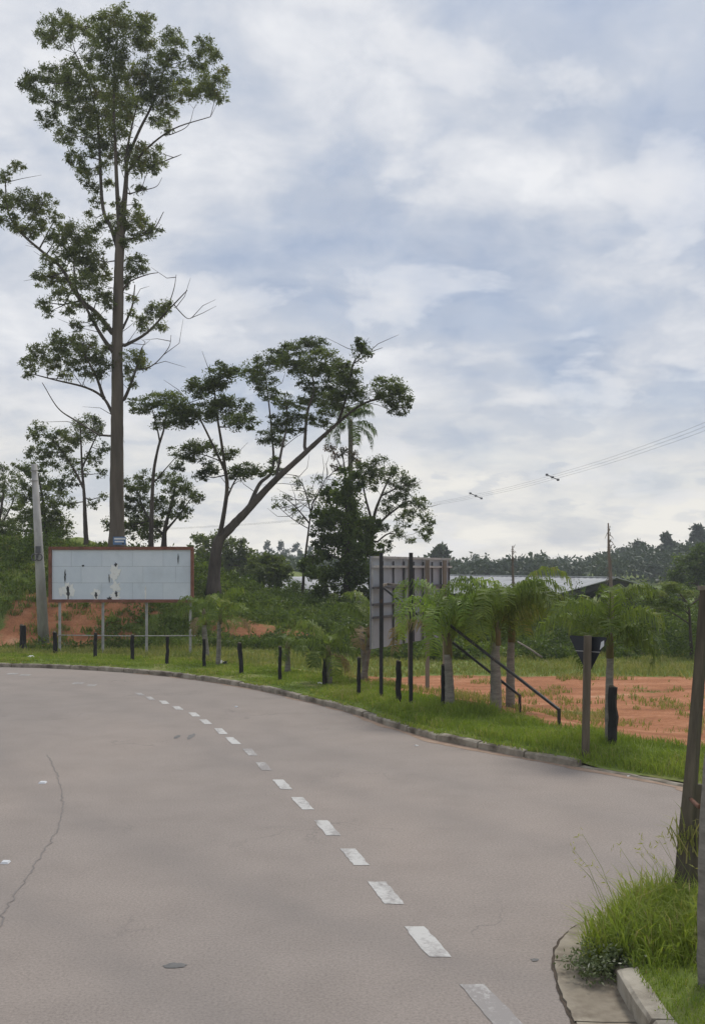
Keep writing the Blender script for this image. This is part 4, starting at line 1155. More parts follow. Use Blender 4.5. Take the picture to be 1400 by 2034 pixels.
b = gbase(433, 1322); palm('thin young palm with a pale twisted trunk near the white and black litter', b, top_of(b, 437, 1235), 0.06, 11, 0.95, 8, 0.62, shaft=0.35, e_rng=(0.3, 1.35), leaf_l=0.34, nl=24)
b = gbase(410, 1306); palm('young grey trunked palm just right of the front billboard', b, top_of(b, 406, 1238), 0.085, 10, 0.9, 9, 0.4, shaft=0.45, e_rng=(0.1, 1.2), leaf_l=0.36, nl=24)
b = np.array([-0.07, 50.0, float(gz(-0.07, 50)[0])]); palm('tall thin palm whose crown overlaps the leaning tree', b, P(696, 846, 50), 0.14, 14, 1.75, 10, 0.32, 'palm_leaf', group=None, shaft=0.35, e_rng=(-0.35, 1.2), droop=(1.1, 1.9), leaf_l=0.55, nl=30, leaf_w=0.05)

# ------------------------------------------------------------------ front billboard
bb = gbase(240, 1298); YB = bb[1]
tB = thing('billboard', 'white paper billboard in a rust red frame, torn at the bottom', 'billboard', (P(240, 1298, YB)[0], YB, bb[2]), 'roadside billboards')
pl, pr = P(97, 1086, YB), P(385, 1086, YB)
zt, zb = pl[2], P(97, 1197, YB)[2]
fw = 0.10
MB().box(((pl[0] + pr[0]) / 2, YB + 0.035, (zt + zb) / 2), (pr[0] - pl[0] - 0.04, 0.03, zt - zb - 0.04)).build('backing_board', M['board_dark'], tB)
for a, bx, w in (((pl[0], zt - fw / 2), (pr[0], zt - fw / 2), 0), ((pl[0], zb + fw / 2), (pr[0], zb + fw / 2), 0)):
    MB().box(((a[0] + bx[0]) / 2, YB - 0.012, a[1]), (bx[0] - a[0], 0.075, fw)).build('frame_board', M['rust_frame'], tB)
for xx in (pl[0] + fw / 2, pr[0] - fw / 2):
    MB().box((xx, YB - 0.009, (zt + zb) / 2), (fw, 0.075, zt - zb - 2 * fw - 0.004)).build('frame_board', M['rust_frame'], tB)
rr = np.random.default_rng(5)
x0, x1, z0, z1 = pl[0] + fw, pr[0] - fw, zb + fw, zt - fw
rows = 3
for r in range(rows):
    za, zc = z0 + (z1 - z0) * r / rows, z0 + (z1 - z0) * (r + 1) / rows
    cuts = [0, 0.21, 0.43, 0.655, 0.89, 1] if r % 2 else [0, 0.14, 0.36, 0.58, 0.80, 1]
    for ca, cb in zip(cuts[:-1], cuts[1:]):
        xa, xb = x0 + (x1 - x0) * ca, x0 + (x1 - x0) * cb
        g = 0.005
        MB().box(((xa + xb) / 2, YB + 0.012 + rr.uniform(-.003, .003), (za + zc) / 2), (xb - xa - g, 0.012, zc - za - g)).build('paper_sheet', M['paper_a'] if rr.random() < 0.6 else M['paper_b'], tB)


def torn(px, py, w, h, seed, mat, dy):
    rr = np.random.default_rng(seed)
    n = 18
    a = np.linspace(0, 2 * math.pi, n, endpoint=False)
    r = rr.uniform(0.45, 1.1, n)
    c = P(px, py, YB)
    front = np.stack([c[0] + np.cos(a) * r * w * YB / F, np.full(n, YB - dy), c[2] + np.sin(a) * r * h * YB / F], 1)
    back = front + np.array([0, 0.004, 0])
    k = np.arange(n); k2 = (k + 1) % n
    MB().add_multi(np.concatenate([front, back]), [[list(range(n))], np.stack([k, k2, k2 + n, k + n], 1)[:, ::-1]]).build('torn_paper' if mat == 'paper_torn' else 'torn_gap', M[mat], tB)


for px, py, w, h, s, mt, dy in ((228, 1138, 13, 20, 1, 'paper_torn', 0.004), (229, 1165, 13, 12, 2, 'paper_torn', 0.004), (229, 1184, 14, 12, 3, 'paper_torn', 0.0045), (135, 1172, 13, 19, 4, 'paper_torn', 0.004),
                            (190, 1178, 10, 13, 5, 'paper_torn', 0.004), (289, 1180, 2.5, 17, 6, 'paper_torn', 0.004), (120, 1175, 4, 13, 7, 'paper_torn', 0.0045),
                            (129, 1146, 2.2, 16, 8, 'board_dark', 0.009), (135, 1178, 4, 14, 9, 'board_dark', 0.009), (191, 1182, 3, 8, 10, 'board_dark', 0.009), (218, 1189, 6, 5, 11, 'board_dark', 0.009),
                            (231, 1180, 3, 9, 12, 'board_dark', 0.009), (230, 1122, 3, 5, 13, 'board_dark', 0.009), (165, 1124, 3, 2.2, 14, 'board_dark', 0.007), (354, 1109, 1.3, 13, 15, 'board_dark', 0.006), (217, 1148, 1.6, 9, 16, 'board_dark', 0.009)):
    torn(px, py, w, h, s, mt, dy)
for px in (117, 203, 290, 377):
    p = P(px, 1200, YB)
    g = float(gz([p[0]], [YB + 0.1])[0])
    MB().bar((p[0], YB + 0.10, g - 0.1), (p[0], YB + 0.10, zt - 0.15), 0.075, 0.06).build('post', M['grey_steel'], tB)
rz_ = P(0, 1262, YB)[2]
MB().tube([(P(113, 0, YB)[0], YB + 0.05, rz_), (P(250, 0, YB)[0], YB + 0.05, rz_ - 0.03), (P(388, 0, YB)[0], YB + 0.05, rz_ - 0.02)], 0.016, 6).build('rail', M['grey_steel'], tB)
pc = P(237, 1074, YB)
hp = sub(MB().box((pc[0], YB + 0.03, pc[2]), (0.42, 0.02, 0.26)).build('header_plate', M['sign_blue'], tB))
MB().box((pc[0] + 0.01, YB + 0.018, pc[2] + 0.065), (0.36, 0.004, 0.055)).build('print_line', M['sign_white'], hp)
MB().box((pc[0] - 0.005, YB + 0.018, pc[2] - 0.03), (0.30, 0.004, 0.045)).build('print_line', M['sign_white'], hp)
MB().box((pc[0] + 0.12, YB + 0.018, pc[2] - 0.095), (0.07, 0.004, 0.035)).build('print_line', M['board_dark'], hp)

# ------------------------------------------------------------------ grey billboard seen from behind
p1 = np.array([0.378, 21.6]); p2 = np.array([2.47, 26.0])
uu = (p2 - p1) / np.linalg.norm(p2 - p1); LB = np.linalg.norm(p2 - p1)
nb = np.array([uu[1], -uu[0]])                       # towards the camera side (the back of the board)
zb0, zt0 = 1.07, 3.07
tG = thing('billboard', 'grey billboard seen from behind, propped by black poles and long braces', 'billboard', (1.23, 23.4, float(gz([1.23], [23.4])[0])), 'roadside billboards')


def bp(s, off, z):
    q = p1 + uu * s + nb * off
    return np.array([q[0], q[1], z])


ang = math.atan2(uu[1], uu[0])
ns = 8
for i in range(ns):
    a, b2 = LB * i / ns, LB * (i + 1) / ns
    off = 0.006 * (i % 2)
    MB().box(bp((a + b2) / 2, off, (zb0 + zt0) / 2), (b2 - a - 0.006, 0.012, zt0 - zb0), ang).build('sheet', M['sheet_grey'], tG)
    MB().bar(bp(b2 - 0.02, 0.035, zb0 + 0.01), bp(b2 - 0.02, 0.035, zt0 - 0.1), 0.035, 0.03).build('stud', M['sheet_frame'], tG)
MB().bar(bp(0.03, 0.035, zb0 + 0.01), bp(0.03, 0.035, zt0 - 0.1), 0.04, 0.03).build('stud', M['grey_steel'], tG)
for zz_, mt in ((zt0 - 0.02, 'grey_steel'), (zt0 - 0.22, 'grey_steel'), (zb0 + 1.32, 'sheet_frame'), (zb0 + 0.96, 'sheet_frame'), (zb0 + 0.68, 'sheet_frame')):
    MB().bar(bp(-0.02, 0.075, zz_), bp(LB + 0.02, 0.075, zz_), 0.045, 0.05).build('rail', M[mt], tG)
for s in (1.95, 3.05, 4.25):
    q = bp(s, 0.13, 0)
    g = float(gz([q[0]], [q[1]])[0])
    MB().bar((q[0], q[1], g - 0.1), (q[0], q[1], zt0 - 0.06), 0.095, 0.095).build('post', M['grey_timber'], tG)
k1 = gbase(757, 1391); k2 = gbase(816, 1403)
for kk, px, (bpx, bpy_), (ex, ey, ey2) in ((k1, 757, (760, 1168), (1032, 1382, 1416)), (k2, 816, (818, 1185), (1110, 1410, 1443))):
    MB().bar((kk[0], kk[1], kk[2] - 0.15), (kk[0], kk[1], P(px, 1098, kk[1])[2]), 0.075, 0.075).build('black_pole', M['black_steel'], tG)
    e = gbase(ex, ey2)
    et = P(ex, ey, e[1])
    MB().bar(P(bpx, bpy_, kk[1]) + np.array([0.02, -0.04, 0]), et, 0.042, 0.042).build('brace', M['black_steel'], tG)
    MB().bar((et[0], et[1], et[2] + 0.02), (e[0], e[1], e[2] - 0.12), 0.05, 0.05).build('brace_post', M['black_steel'], tG)
    # tie from the pole back to the board
    rel = np.array([kk[0], kk[1]]) - p1
    s = float(rel @ uu); s = max(0.3, s)
    MB().bar((kk[0], kk[1], 2.46), bp(s + 0.4, 0.09, 2.46), 0.05, 0.05).build('tie', M['grey_timber'], tG)

# ------------------------------------------------------------------ fence posts
FP = [(46, 1243, 1293, 13, 'short stout black fence post left of the concrete utility pole base'),
      (110, 1256, 1303, 9, 'black fence post between the utility pole and the first billboard leg'),
      (189, 1258, 1308, 7, 'black fence post before the second leg of the front billboard'),
      (263, 1262, 1315, 8, 'black fence post left of the third leg of the front billboard'),
      (332, 1265, 1322, 7, 'thin black fence post between the last two legs of the front billboard'),
      (405, 1270, 1328, 7, 'black fence post in front of the grey trunked young palm'),
      (480, 1278, 1342, 9, 'tilted black fence post right of the white and black litter'),
      (556, 1285, 1354, 7, 'thin black fence post left of the smallest young palm'),
      (643, 1310, 1364, 9, 'black fence post touching the short young palm, white litter beside it'),
      (712, 1307, 1387, 8, 'black fence post in front of the fork trunked palm'),
      (791, 1314, 1399, 11, 'black fence post between the two black poles of the grey billboard'),
      (881, 1322, 1409, 11, 'black fence post left of the yellow green palm trunk'),
      (991, 1338, 1411, 11, 'black fence post between the two close palm trunks'),
      (1215, 1365, 1484, 19, 'thick black fence post against the tallest verge palm')]
for i, (px, pt, pb, w, lab) in enumerate(FP):
    rng = np.random.default_rng(100 + i)
    b = gbase(px, pb)
    t = P(px, pt, b[1])
    if 'tilted' in lab: t[0] -= 0.06
    t[:2] += rng.normal(0, 0.012, 2)
    r = w * b[1] / F / 2
    if px == 991: b = b + np.array([0, 0.12, 0])
    root = thing('fence_post', lab, 'fence post', b, 'black posts along the verge')
    n = 7
    c = np.array([b + (t - b) * q for q in np.linspace(0, 1, n)]); c[0, 2] -= 0.15
    c[1:-1, :2] += rng.normal(0, 0.006, (n - 2, 2))
    shaft_o = MB().tube(c, r * (1.05 - 0.1 * np.linspace(0, 1, n)), 7, 0.5, False, jitter=0.10, rng=rng).build('shaft', M['fence_black'], root)
    MB().tube([t - np.array([0, 0, .004]), t + np.array([0, 0, 0.012]), t + np.array([r * .1, 0, 0.022])], [r * 0.97, r * 0.85, r * 0.35], 7, 0.5, False).build('cut_top', M['dark_timber'], root)

# ------------------------------------------------------------------ utility pole
b = gbase(87, 1276)
tp = P(68, 922, b[1])
tU = thing('utility_pole', 'grey concrete utility pole leaning slightly left of the front billboard', 'pole', b)
MB().tube([b - np.array([0, 0, .2]), b * 0.5 + tp * 0.5, tp], [0.20, 0.155, 0.105], 8, 0.5, True).build('shaft', M['concrete_pole'], tU)
cc = P(75, 1107, b[1] - 0.2)
a = np.linspace(0, 2 * math.pi, 17)
for dx in (-0.10, 0.06):
    MB().tube(np.stack([cc[0] + dx + 0.10 * np.cos(a), cc[1] - 0.03 + 0.01 * np.sin(3 * a), cc[2] + 0.11 * np.sin(a)], 1), 0.022, 6, 0.5, True, cap=False).build('cable_coil', M['wire'], tU)
MB().box(P(76, 1092, b[1] - 0.19), (0.16, 0.12, 0.24)).build('junction_box', M['wire'], tU)
for zpx in (935, 955):
    pz = P(70, zpx, b[1])
    MB().tube([pz + np.array([-0.13, -0.13, 0]), pz + np.array([0.13, -0.13, 0])], 0.02, 6).build('clamp', M['grey_steel'], tU)

# ------------------------------------------------------------------ yield sign seen from behind
b = gbase(1162, 1497)
tS = thing('yield_sign', 'dark back of a triangular yield sign on a brown timber post', 'sign', b)
tp = P(1167, 1263, b[1])
MB().bar(b - np.array([0, 0, .2]), tp, 0.095, 0.095).build('post', M['brown_timber'], tS)
tc_ = P(1166, 1263, b[1] + 0.075)
an = math.radians(-46)
du = np.array([math.cos(an), math.sin(an), 0]); dn = np.array([-math.sin(an), math.cos(an), 0])
W_, Ht = 0.66, 0.57
# rounded triangle, point down
cor = [(-W_ / 2, 0), (W_ / 2, 0), (0, -Ht)]
out = []
for i in range(3):
    p, pa, pb_ = np.array(cor[i]), np.array(cor[i - 1]), np.array(cor[(i + 1) % 3])
    e1 = (pa - p) / np.linalg.norm(pa - p); e2 = (pb_ - p) / np.linalg.norm(pb_ - p)
    for s in np.linspace(0, 1, 4):
        out.append(p + e1 * 0.05 * (1 - s) ** 2 + e2 * 0.05 * s ** 2)
n = len(out)
base_c = tc_ + np.array([0.015, 0.02, -0.01])
fr = np.array([base_c + du * o[0] + np.array([0, 0, o[1]]) for o in out]); bk = fr + dn * 0.006
k = np.arange(n); k2 = (k + 1) % n
pan = MB().add_multi(np.concatenate([fr, bk]), [[list(range(n))], [list(range(n, 2 * n))[::-1]], np.stack([k, k2, k2 + n, k + n], 1)[:, ::-1]]).build('panel', M['sign_back'], tS)
sub(pan)
c0 = base_c + du * 0.235 + np.array([0, 0, -0.115]) - dn * 0.003
V = [c0 + du * s_ * 0.035 + np.array([0, 0, t_ * 0.05 + s_ * 0.02]) for s_, t_ in ((-1, -1), (1, -0.6), (1, 1), (-0.4, 1))]
MB().add_multi(np.concatenate([V, np.array(V) + dn * 0.002]), [[[0, 1, 2, 3]], [[7, 6, 5, 4]], [[0, 4, 5, 1], [1, 5, 6, 2], [2, 6, 7, 3], [3, 7, 4, 0]]]).build('sticker', M['sign_white'], pan)
MB().bar(base_c - du * 0.20 - dn * 0.012 + np.array([0, 0, -0.22]), base_c + du * 0.20 - dn * 0.012 + np.array([0, 0, -0.22]), 0.02, 0.012).build('bracket', M['grey_steel'], tS)

# ------------------------------------------------------------------ leaning timber stake and near palm at the right edge
b = np.array([2.745, 8.25, 0.15])
b = np.array([(1352 - CX) * 7.95 / F, 7.95, 0.14])
tp = P(1402, 1172, 8.05)
tL = thing('timber_stake', 'tall weathered timber stake leaning out at the right edge', 'stake', b)
rng = np.random.default_rng(8)
pts = [b - np.array([0.01, 0, .25]), b * 0.8 + tp * 0.2, b * 0.55 + tp * 0.45, b * 0.25 + tp * 0.75, tp]
MB().tube(pts, [0.080, 0.068, 0.056, 0.050, 0.048], 4, 0.5, False, jitter=0.07, rng=rng).build('shaft', M['dark_timber'], tL)
MB().bar(pts[0] + np.array([0.085, 0.02, 0.1]), b * 0.62 + tp * 0.38 + np.array([0.07, 0.02, 0]), 0.075, 0.05).build('splint', M['dark_timber'], tL)
MB().bar(tp + np.array([-0.055, 0, 0.015]), tp + np.array([0.4, 0.05, 0.02]), 0.06, 0.035).build('crosspiece', M['grey_timber'], tL)
kn = P(1368, 1672, 8.0)
kn = b * 0.80 + tp * 0.20
mb = MB()
nbd = 46
pp = kn + np.c_[rng.normal(-0.03, 0.05, nbd), rng.normal(-0.08, 0.03, nbd), rng.normal(0, 0.07, nbd)]
mb.blades(pp, rng.uniform(0.10, 0.30, nbd), 0.012, rng.uniform(0.3, 1.1, nbd), rng, np.clip(rng.normal(0.5, 0.25, nbd), 0, 1))
tag(mb.build('straw_tuft', M['dry_grass'], None, kn), 'tuft of straw coloured grass caught on the leaning timber stake', 'grass tuft')

pb = np.array([(1408 - CX) * 6.37 / F, 6.37, 0.14])
tN = thing('palm_tree', 'grey ringed palm trunk cut by the right edge of the picture', 'palm', pb)
rng = np.random.default_rng(14)
cpts = catmull([pb - np.array([0, 0, .15]), P(1408, 1800, 6.37), P(1412, 1600, 6.38), P(1440, 1400, 6.4), P(1540, 1150, 6.45), P(1680, 930, 6.5)], 6)
MB().tube(cpts, np.linspace(0.072, 0.052, len(cpts)) * (1 + 0.05 * np.cos(np.arange(len(cpts)) * 2.2)), 10, 0.5, True, jitter=0.04, rng=rng).build('trunk', M['palm_bark'], tN)
for i in range(9):
    mb = MB()
    frond(mb, cpts[-1], rng.uniform(-1.1, 1.5), 1.2 - 0.1 * i, 0.7, 1.6, rng, 20, 0.2, 0.02, 0.5)
    mb.build('frond', M['palm_leaf'], tN)
rp = P(1372, 1588, 7.95)
MB().tube([rp, (rp + P(1408, 1592, 6.4)) / 2 + np.array([0, 0, -.05]), P(1406, 1590, 6.42)], 0.016, 6).build('tie_rope', M['rope'], tN)

# ------------------------------------------------------------------ sheds in the hollow
apex = np.array([15.75, 60.0, 2.26]); rdir = np.array([-0.29, 0.957, 0]); pdir = np.array([-0.957, -0.29, 0])
tH = thing('metal_shed', 'open metal roofed shed beyond the dirt lot, dark under its gable', 'shed', (apex[0], apex[1] + 8, -2.4))
Lh, half, rise = 30.0, 5.0, 1.18


def roof_sheet(a0, a1, side, th=0.05):
    """one strip of corrugated roofing from ridge to eave"""
    nu = 13
    V = []
    for s in np.linspace(a0, a1, nu):
        w = 0.022 * math.cos(s * 2 * math.pi / 0.75)
        for f in (0, 1):
            q = apex + rdir * s + pdir * side * (half * f + (0.05 if f == 0 else 0)) + np.array([0, 0, -rise * f + w])
            V.append(q)
    V = np.array(V); V2 = V - np.array([0, 0, th])
    n = len(V)
    i = np.arange(nu - 1) * 2
    top = np.stack([i, i + 1, i + 3, i + 2], 1)
    rim = [[0, 1, 1 + n, n], [n - 2, 2 * n - 2, 2 * n - 1, n - 1]] + [[a + 1, a + 3, a + 3 + n, a + 1 + n] for a in i]
    return MB().add_multi(np.concatenate([V, V2]), [top if side > 0 else top[:, ::-1], (top + n)[:, ::-1], np.array(rim)])


for side in (1, -1):
    for a in range(10):
        roof_sheet(a * Lh / 10, (a + 1) * Lh / 10 - 0.03, side).build('roof_panel', M['roof_sheet'], tH)
MB().bar(apex + np.array([0, 0, 0.03]), apex + rdir * Lh + np.array([0, 0, 0.03]), 0.35, 0.06).build('ridge_cap', M['roof_sheet'], tH)
for s in (0.25, 5, 10, 15, 20, 25, 29.6):
    for side in (1, -1):
        e = apex + rdir * s + pdir * side * (half - 0.2) + np.array([0, 0, -rise - 0.25])
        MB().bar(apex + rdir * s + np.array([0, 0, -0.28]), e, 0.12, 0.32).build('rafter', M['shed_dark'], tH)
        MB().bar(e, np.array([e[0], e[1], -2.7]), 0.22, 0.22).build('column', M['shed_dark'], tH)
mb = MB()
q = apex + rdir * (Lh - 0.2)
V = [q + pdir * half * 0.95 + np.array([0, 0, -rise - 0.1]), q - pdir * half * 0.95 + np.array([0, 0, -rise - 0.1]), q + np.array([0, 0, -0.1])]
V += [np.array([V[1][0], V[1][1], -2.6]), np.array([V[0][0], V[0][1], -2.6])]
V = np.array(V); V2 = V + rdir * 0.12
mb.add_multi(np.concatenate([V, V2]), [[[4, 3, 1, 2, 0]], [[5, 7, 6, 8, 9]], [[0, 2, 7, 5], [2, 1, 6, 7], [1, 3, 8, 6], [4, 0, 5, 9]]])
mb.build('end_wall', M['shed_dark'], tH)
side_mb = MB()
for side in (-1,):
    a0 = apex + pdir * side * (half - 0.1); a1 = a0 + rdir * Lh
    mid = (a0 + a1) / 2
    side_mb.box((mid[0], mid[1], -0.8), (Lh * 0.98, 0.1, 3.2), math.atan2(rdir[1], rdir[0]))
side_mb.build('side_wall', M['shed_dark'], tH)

tA = thing('arched_shed', 'low white arched roof showing between the round trees and the vine tree', 'shed', P(570, 1240, 66))
ca = P(600, 1150, 66); axd = np.array([0.72, 0.69, 0]); pd2 = np.array([0.69, -0.72, 0])
na = 9
for sgm in range(4):
    V = []
    for s in (sgm * 3.2 - 6.0, sgm * 3.2 - 6.0 + 3.17):
        for tt in np.linspace(-1, 1, na):
            V.append(ca + axd * s + pd2 * tt * 3.6 + np.array([0, 0, -1.25 * tt * tt + 0.15]))
    V = np.array(V); V2 = V - np.array([0, 0, 0.05])
    i = np.arange(na - 1)
    qd = np.stack([i, i + 1, i + 1 + na, i + na], 1)
    n = len(V)
    MB().add_multi(np.concatenate([V, V2]), [qd, (qd + n)[:, ::-1], np.stack([i, i + n, i + 1 + n, i + 1], 1), np.stack([i + na, i + 1 + na, i + 1 + na + n, i + na + n], 1)], 0.5, True).build('roof_panel', M['roof_sheet'], tA)
for s in (-5.8, 0, 6.5):
    for tt in (-1, 1):
        e = ca + axd * s + pd2 * tt * 3.45
        MB().bar((e[0], e[1], e[2] - 1.15), (e[0], e[1], -2.8), 0.15, 0.15).build('column', M['shed_dark'], tA)
for tt in (-1, 1):
    e = ca + axd * 0.4 + pd2 * tt * 3.3
    MB().box((e[0], e[1], e[2] - 2.4), (12.4, 0.08, 2.3), math.atan2(axd[1], axd[0])).build('wall', M['shed_wall'], tA)

# ------------------------------------------------------------------ power line
tW = thing('power_line', 'thin power cables with spacers crossing the sky at right', 'power line', P(945, 985, 80))
wy = lambda px: np.interp(px, [500, 860, 1400, 1700], [120, 92, 52, 40])
for dpx in (-4.5, 0.0, 4.5):
    pts = []
    for px, py in ((300, 1052), (500, 1041), (700, 1022), (860, 1001), (945, 985), (1020, 969), (1097, 948), (1200, 918), (1300, 884), (1400, 847), (1600, 760)):
        Yw = float(wy(px))
        spread = 1.0 + (px - 900) / 500.0
        pts.append(P(px + dpx * 0.9 * 52 / Yw * spread, py + dpx * 0.55 * max(0.5, spread), Yw + dpx * 0.05))
    MB().tube(catmull(pts, 4), 0.0065, 4, 0.5, True, cap=False).build('cable', M['wire'], tW)
for px, py in ((1097, 948), (945, 985)):
    Yw = float(wy(px))
    a, c, e = P(px - 11, py - 5, Yw), P(px, py, Yw), P(px + 11, py + 5, Yw)
    mb = MB()
    mb.tube([a, c, e], 0.035, 5)
    for q in (a, c, e):
        mb.tube([q + np.array([-0.09, 0, 0]), q + np.array([0.09, 0, 0.01])], 0.085, 6)
    mb.build('spacer', M['wire'], tW)

# ------------------------------------------------------------------ litter and small things
def crumple(name, label, px, py, size, seed, mat, cat='litter', group='litter on the verge', flat=0.5, on_road=False):
    rng = np.random.default_rng(seed)
    b = GP(px, py) if on_road else gbase(px, py) + np.array([0, 0, 0.03])
    n1, n2 = 5, 8
    V = [[0, 0, size * flat]]
    for i in range(1, n1):
        for j in range(n2):
            th = math.pi * 0.5 * i / (n1 - 1); ph = 2 * math.pi * j / n2
            r = size * rng.uniform(0.6, 1.15)
            V.append([r * math.sin(th) * math.cos(ph), r * math.sin(th) * math.sin(ph), max(0.002, r * flat * math.cos(th))])
    fs3 = [[0, 1 + j, 1 + (j + 1) % n2] for j in range(n2)]
    fs4 = [[1 + (i - 1) * n2 + j, 1 + i * n2 + j, 1 + i * n2 + (j + 1) % n2, 1 + (i - 1) * n2 + (j + 1) % n2] for i in range(1, n1 - 1) for j in range(n2)]
    o = MB().add_multi(np.array(V) + b, [fs3, fs4]).build(name, M[mat], None, b)
    return tag(o, label, cat, group)


crumple('paper_litter', 'white crumpled paper on the grass near the utility pole', 62, 1308, 0.16, 1, 'litter_white', flat=0.35)
crumple('paper_litter', 'white crumpled paper against the fence post by the short palm', 635, 1362, 0.09, 2, 'litter_white', flat=0.6)
crumple('paper_litter', 'small white scrap on the road edge below the tallest palm', 1250, 1543, 0.055, 3, 'litter_white', flat=0.5, on_road=True)
crumple('paper_litter', 'pale paper bag on the grass beside a black plastic bag', 438, 1320, 0.10, 4, 'litter_white', flat=0.9)
crumple('plastic_bag', 'small black plastic bag on the grass beside the pale paper bag', 447, 1322, 0.085, 5, 'litter_black', flat=1.1)
crumple('paper_litter', 'tiny white scrap on the road before the right kerb', 827, 1482, 0.04, 6, 'litter_white', flat=0.4, on_road=True)
for px, py, s, lab in ((85, 1556, 7, 'white road stud farther up the left lane'), (11, 1715, 8, 'white road stud near the left edge of the picture'), (469, 1405, 3, 'white road stud out near the curving far kerb')):
    c = GP(px, py)
    w = s * 2.0 * c[1] / F
    MBx = MB()
    V = []
    for (h_, f) in ((0.0, 1.0), (0.018, 0.75)):
        for a, bq in ((-1, -1), (1, -1), (1, 1), (-1, 1)):
            V.append([c[0] + a * w * 0.5 * f, c[1] + bq * w * 0.55 * f, h_ + 0.002])
    MBx.add(V, [[4, 5, 6, 7], [0, 1, 5, 4], [1, 2, 6, 5], [2, 3, 7, 6], [3, 0, 4, 7]])
    o = MBx.build('road_stud', M['sign_white'], None, c)
    tag(o, lab, 'road stud', 'studs on the road')

# stick leaning in the thicket
a, c = P(1028, 1275, 33), P(1076, 1306, 32)
tag(MB().tube([a, (a + c) / 2 + np.array([0, 0, .02]), c], [0.03, 0.035, 0.04], 6).build('dead_stick', M['dead_wood'], None, c), 'pale dead stick slanting in front of the thicket', 'stick')

# ------------------------------------------------------------------ grass, weeds, thicket, woods
rng = np.random.default_rng(77)
# verge grass
mb = MB()
segl = np.concatenate([[0], np.cumsum(np.linalg.norm(np.diff(KC, axis=0), axis=1))])
sA, sB = np.interp(0, [0, 1], [0, 0]) + segl[np.argmin(np.abs(KC[:, 0] - 7))], segl[np.argmin(np.abs(KC[:, 0] + 15))]
nb_ = 120000
s = rng.uniform(0, 1, nb_) ** 1.25 * (sB - sA) + sA
dd = rng.uniform(0.02, 2.7, nb_)
kx = np.interp(s, segl, KC[:, 0]); ky2 = np.interp(s, segl, KC[:, 1]); nx = np.interp(s, segl, KN[:, 0]); ny = np.interp(s, segl, KN[:, 1])
x = kx + nx * dd; y = ky2 + ny * dd
em = earth_mask(x, y, dd)
lush = fbm(x * 0.9, y * 0.9, 44); lush2 = fbm(x * 2.7, y * 2.7, 45)
right = sstep(x, -1.0, 2.0)
keep = (em + 0.5 * (lush2 - 0.5) < 0.45) & (rng.random(nb_) < -0.15 + 1.9 * lush * (0.5 + lush2)) & ~((x > 3.4) & (dd < 0.2)) & ((dd > 0.11) | (lush > 0.52))
x, y, dd, lush, lush2, right = x[keep], y[keep], dd[keep], lush[keep], lush2[keep], right[keep]
z = gz(x, y, dd) + 0.012
z = verge_z(x, dd, np.where(dd < 0.2, 0.105, z))
tuft = np.exp(-(((x - 3.0) / 1.1) ** 2 + ((y - 18.7) / 0.8) ** 2))
h = (0.055 + 0.10 * lush2 * lush * 2) * (0.7 + 0.55 * right) * rng.uniform(0.6, 1.5, len(x)) + 0.22 * tuft * rng.random(len(x))
h = h * np.where(dd < 0.25, 0.55, 1.0)
w = rng.uniform(0.009, 0.017, len(x)) * (y / 18.0)
dry = np.where(rng.random(len(x)) < 0.09 + 0.12 * (1 - right), 0.35, 0)
tt = np.clip(-0.02 + 0.95 * lush + 0.35 * (lush2 - 0.5) + rng.normal(0, 0.11, len(x)) + dry, 0, 1)
mb.blades(np.stack([x, y, z], 1), h, w, rng.uniform(0.15, 0.8, len(x)), rng, tt)
tag(mb.build('verge_grass', M['grass']), 'short green grass growing along the far verge', 'grass', kind='stuff')

# rough grass beyond the verge
mb = MB()
nb_ = 90000
y = 19 + 20 * rng.random(nb_) ** 1.0
x = (rng.uniform(-40, 1500, nb_) - CX) * y / F
d = kerb_dist(x, y)
em = earth_mask(x, y, d)
pn = fbm(x * 0.8, y * 0.8, 61); pn2 = fbm(x * 2.4, y * 2.4, 62)
keep = (d > 2.2) & (em + 0.6 * (pn2 - 0.5) < 0.42) & (rng.random(nb_) < 0.3 + 0.9 * pn)
lotg = (d > 2.2) & (em >= 0.42) & (pn2 + 1.3 * (pn - 0.5) > 0.66) & (rng.random(nb_) < 0.8)
keep = keep | lotg
x, y, d, pn, pn2 = x[keep], y[keep], d[keep], pn[keep], pn2[keep]
z = gz(x, y, d)
h = (0.06 + 0.22 * pn * pn2 * 1.6) * rng.uniform(0.5, 1.5, len(x)) * np.where(y < 28, 0.62, 1.0)
tt = np.clip(0.05 + 0.75 * pn + rng.normal(0, 0.16, len(x)), 0, 1)
mb.blades(np.stack([x, y, z], 1), h, rng.uniform(0.014, 0.028, len(x)) * (y / 25), rng.uniform(0.2, 0.9, len(x)), rng, tt)
tag(mb.build('rough_grass', M['dry_grass']), 'rough yellowish grass between the verge and the bushes', 'grass', kind='stuff')

